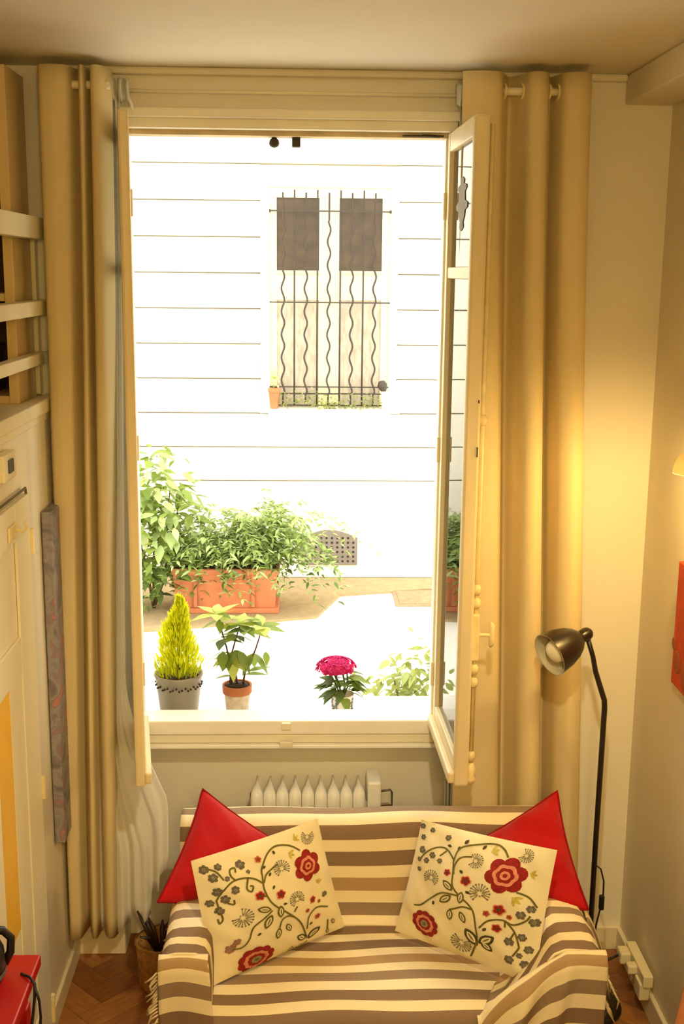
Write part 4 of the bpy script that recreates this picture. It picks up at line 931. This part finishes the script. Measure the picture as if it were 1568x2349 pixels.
def motif(c, t, kind, x, y, r, ang, rnd):
    b = MB(); nm = 'embroidered_flower'
    def S(m, pts, k=0, rings=2): b.cur = EI[m]; emb_shape(c, b, pts, rings, off=.0022+.0006*k)
    if kind in ('redA', 'redB'):
        r *= 1.12
        n_ = 6 if kind == 'redA' else 10
        for i in range(n_):
            a = 2*math.pi*i/n_+.3; S('e_red', circ(x+r*.66*math.cos(a), y+r*.66*math.sin(a), r*(.42 if n_ == 6 else .30), 12), 0)
        S('e_pink', circ(x, y, r*.66, 30, n_, .16), 1, 3); S('e_red', circ(x, y, r*.46, 24, n_, .14), 2); S('e_pink' if kind == 'redA' else 'e_fan', circ(x, y, r*.26, 16), 3); S('e_red' if kind == 'redA' else 'e_olive', circ(x, y, r*.12, 10), 4)
    elif kind in ('grey', 'mauve'):
        m = 'e_grey' if kind == 'grey' else 'e_mau'
        for i in range(6): a = 1.047*i+rnd.uniform(0, .4); S(m, circ(x+r*.6*math.cos(a), y+r*.6*math.sin(a), r*.38, 8), 0, 1)
        S('e_fan', circ(x, y, r*.34, 8), 1, 1); S(m, circ(x, y, r*.15, 6), 2, 1)
    elif kind == 'fan':
        nm = 'embroidered_seed_head'; a0 = rnd.uniform(0, 6)
        for i in range(15):
            a = a0+i*.33; b.cur = EI['e_fan'] if i % 3 else EI['e_grey']
            strip(c, b, [(x+r*.35*math.cos(a), y+r*.35*math.sin(a)), (x+r*.85*math.cos(a), y+r*.85*math.sin(a))], r*.045)
            S('e_fan' if i % 2 else 'e_grey', circ(x+r*.92*math.cos(a), y+r*.92*math.sin(a), r*.10, 6), 1, 1)
        for i in range(7): a = a0+i*.9; S('e_fan', circ(x+r*.3*math.cos(a), y+r*.3*math.sin(a), r*.10, 6), 0, 1)
    elif kind == 'yel':
        nm = 'embroidered_spray'
        for k in (-45, 0, 45): S('e_yel', oval(x+r*.4*math.cos(R(ang+k)), y+r*.4*math.sin(R(ang+k)), r*.55, r*.17, ang+k), 0)
    elif kind in ('red', 'orange'):
        m = 'e_red' if kind == 'red' else 'e_or'
        S('e_pink', circ(x, y, r, 20, 5, .25), 0)
        for i in range(5): a = 1.2566*i; S(m, circ(x+r*.45*math.cos(a), y+r*.45*math.sin(a), r*.34, 8), 1, 1)
        S('e_dark' if kind == 'red' else 'e_red', circ(x, y, r*.28, 8), 2, 1)
    elif kind == 'dot': nm = 'embroidered_bud'; S('e_dark', oval(x, y, r*1.1, r*.7, rnd.uniform(0, 180), 10), 0, 1)
    elif kind in ('leaf', 'wing'):
        nm = 'embroidered_leaf'; o_ = 'e_olive' if kind == 'leaf' else 'e_dark'; wd = .52 if kind == 'leaf' else .58
        S(o_, oval(x, y, r, r*wd, ang), 0); S('cream', oval(x, y, r*.66, r*wd*.56, ang), 1); S('e_olive', oval(x, y, r*.5, r*.10, ang, 10), 2, 1)
        for q in (-.2, .1): S('e_fan', circ(x+r*q*math.cos(R(ang)), y+r*q*math.sin(R(ang)), r*.12, 6), 3, 1)
    b.build(nm, [M[k] for k in EM], t, smooth=True, fix=False)
EMB_L=([[(0.43,0.767),(0.411,0.672),(0.43,0.571),(0.47,0.499),(0.545,0.407),(0.627,0.281),(0.686,0.076)],[(0.414,0.717),(0.365,0.766),(0.29,0.79),(0.208,0.78),(0.14,0.732),(0.092,0.664)],[(0.423,0.713),(0.463,0.767),(0.531,0.798),(0.569,0.807)],[(0.43,0.767),(0.443,0.818),(0.499,0.885),(0.59,0.93),(0.698,0.903),(0.77,0.835)],[(0.434,0.483),(0.364,0.437),(0.289,0.392),(0.253,0.304),(0.203,0.247),(0.148,0.25)],[(0.056,0.929),(0.132,0.888),(0.169,0.813)],[(0.327,0.778),(0.302,0.708),(0.325,0.678),(0.344,0.712),(0.326,0.723)],[(0.241,0.793),(0.223,0.831),(0.231,0.872),(0.267,0.872),(0.261,0.842)],[(0.466,0.285),(0.495,0.366),(0.542,0.382),(0.585,0.353)],[(0.683,0.174),(0.701,0.28),(0.775,0.335),(0.883,0.281)],[(0.094,0.675),(0.098,0.594),(0.109,0.521),(0.084,0.492),(0.08,0.528)],[(0.145,0.663),(0.165,0.629),(0.199,0.614),(0.201,0.648)],[(0.69,0.038),(0.634,0.02)],[(0.85,0.033),(0.864,0.163)],[(0.621,0.434),(0.591,0.397)],[(0.417,0.611),(0.378,0.625)]],
[('redA',0.789,0.702,0.102,0),('redB',0.302,0.087,0.12,0),('grey',0.065,0.916,0.036,0),('grey',0.159,0.913,0.028,0),('grey',0.106,0.845,0.036,0),('grey',0.314,0.882,0.036,0),('grey',0.11,0.735,0.036,0),('grey',0.224,0.72,0.034,0),('grey',0.15,0.667,0.036,0),('grey',0.054,0.654,0.03,0),('grey',0.1,0.588,0.034,0),('grey',0.347,0.822,0.016,0),('grey',0.194,0.815,0.021,0),('grey',0.879,0.4,0.026,0),('fan',0.584,0.767,0.062,0),('fan',0.632,0.493,0.062,0),('fan',0.871,0.898,0.056,0),('fan',0.588,0.02,0.056,0),('fan',0.235,0.491,0.075,0),('mauve',0.131,0.262,0.041,0),('mauve',0.174,0.309,0.03,0),('yel',0.758,0.925,0.048,20),('yel',0.675,0.856,0.051,-40),('yel',0.847,0.519,0.043,60),('red',0.372,0.63,0.041,0),('red',0.521,0.582,0.041,0),('orange',0.439,0.889,0.028,0),('red',0.762,0.417,0.032,0),('orange',0.781,0.246,0.028,0),('orange',0.697,0.353,0.021,0),('dot',0.536,0.495,0.014,0),('orange',0.818,0.371,0.017,0),('leaf',0.381,0.511,0.051,-22),('leaf',0.396,0.398,0.059,59),('leaf',0.494,0.445,0.051,85),('leaf',0.46,0.26,0.048,79),('leaf',0.541,0.273,0.041,107),('wing',0.636,0.118,0.049,136),('wing',0.745,0.094,0.062,32),('leaf',0.907,0.12,0.03,106),('leaf',0.856,0.045,0.026,88),('dot',0.57,0.894,0.014,0),('dot',0.484,0.656,0.014,0),('dot',0.487,0.756,0.014,0),('dot',0.322,0.32,0.014,0),('dot',0.719,0.211,0.014,0),('dot',0.46,0.821,0.014,0)])
EMB_R=([[(0.348,0.781),(0.377,0.671),(0.4,0.584),(0.465,0.525),(0.548,0.472),(0.592,0.406),(0.629,0.239)],[(0.383,0.673),(0.37,0.735),(0.397,0.809),(0.475,0.838)],[(0.352,0.769),(0.363,0.864),(0.431,0.915),(0.583,0.957),(0.663,0.939),(0.711,0.889)],[(0.348,0.781),(0.266,0.836),(0.185,0.824),(0.115,0.757),(0.086,0.689)],[(0.465,0.525),(0.337,0.506),(0.254,0.428),(0.18,0.336),(0.121,0.308)],[(0.635,0.325),(0.683,0.397),(0.765,0.429),(0.838,0.411),(0.91,0.461),(0.932,0.504)],[(0.786,0.429),(0.854,0.358),(0.893,0.254)],[(0.411,0.393),(0.446,0.414),(0.503,0.45),(0.563,0.45)],[(0.63,0.211),(0.578,0.05)],[(0.821,0.654),(0.904,0.634),(0.96,0.57)],[(0.233,0.771),(0.271,0.824)],[(0.786,0.429),(0.791,0.378)],[(0.854,0.358),(0.83,0.293)],[(0.893,0.254),(0.858,0.177)]],
[('redA',0.729,0.759,0.114,0),('redB',0.232,0.186,0.105,0),('grey',0.025,0.954,0.025,0),('grey',0.111,0.945,0.022,0),('grey',0.054,0.87,0.025,0),('grey',0.249,0.922,0.025,0),('grey',0.08,0.773,0.031,0),('grey',0.076,0.692,0.022,0),('grey',0.177,0.759,0.027,0),('grey',0.141,0.704,0.025,0),('grey',0.876,0.497,0.035,0),('grey',0.928,0.552,0.031,0),('grey',0.96,0.46,0.035,0),('grey',0.826,0.278,0.035,0),('grey',0.9,0.333,0.031,0),('grey',0.946,0.251,0.031,0),('grey',0.897,0.194,0.022,0),('grey',0.838,0.143,0.035,0),('grey',0.935,0.134,0.035,0),('grey',0.093,0.613,0.022,0),('grey',0.245,0.735,0.022,0),('fan',0.506,0.814,0.056,0),('fan',0.596,0.588,0.074,0),('fan',0.216,0.585,0.064,0),('fan',0.513,0.143,0.077,0),('fan',0.818,0.923,0.052,0),('red',0.332,0.672,0.03,0),('red',0.479,0.65,0.044,0),('red',0.739,0.5,0.047,0),('red',0.741,0.356,0.037,0),('orange',0.665,0.451,0.027,0),('orange',0.807,0.461,0.022,0),('dot',0.398,0.932,0.019,0),('yel',0.589,0.904,0.056,30),('yel',0.877,0.801,0.049,0),('yel',0.81,0.607,0.064,-30),('leaf',0.362,0.577,0.052,148),('leaf',0.366,0.467,0.057,44),('leaf',0.473,0.514,0.047,92),('leaf',0.416,0.352,0.047,92),('leaf',0.509,0.364,0.047,118),('wing',0.584,0.227,0.072,129),('wing',0.685,0.24,0.064,41),('wing',0.687,0.189,0.049,-41),('dot',0.528,0.92,0.016,0),('dot',0.36,0.87,0.016,0),('dot',0.431,0.708,0.016,0),('dot',0.511,0.568,0.016,0),('dot',0.669,0.324,0.016,0),('dot',0.281,0.867,0.016,0),('dot',0.275,0.394,0.016,0)])

def floral_cushion(label, c, emb, seed):
    t = empty('floral_cushion', min(c.c, key=lambda q: q.z), label, 'cushion'); rnd = random.Random(seed)
    c.mesh(44).build('cover', M['cream'], t, smooth=True, fix=False)
    for s_ in emb[0]:
        b = MB(); strip(c, b, s_, .0062); b.build('embroidered_stem', M['e_olive'], t, smooth=True, fix=False)
    for k, x, y, r_, a in emb[1]: motif(c, t, k, x, y, r_, a, rnd)
    return t
floral_cushion('ivory floral embroidered cushion leaning on the sofa arm nearest the loft', Cush((-.291, 2.829, .772), (.047, 3.044, .784), (.128, 3.06, .436), (-.238, 2.801, .420), .060, 5, pinch=.02, ex=.80), EMB_L, 5)
floral_cushion('ivory floral embroidered cushion on the floor-lamp half of the sofa', Cush((.345, 3.063, .769), (.682, 2.823, .799), (.622, 2.748, .445), (.272, 3.035, .436), .060, 6, pinch=.02, ex=.80), EMB_R, 6)

GROUPS = {'red_cushion': 'red cushions on the sofa', 'floral_cushion': 'embroidered cushions on the sofa', 'casement_window': 'open window casements', 'sheer_curtain': 'white sheer curtains',
          'curtain_rod': 'short curtain rods', 'potted_conifer': 'pots on the outer sill', 'potted_shrub': 'pots on the outer sill', 'potted_hydrangea': 'pots on the outer sill'}
for o in COL.objects:
    g_ = GROUPS.get(o.name.split('.')[0])
    if g_ and o.parent is None: o['group'] = g_
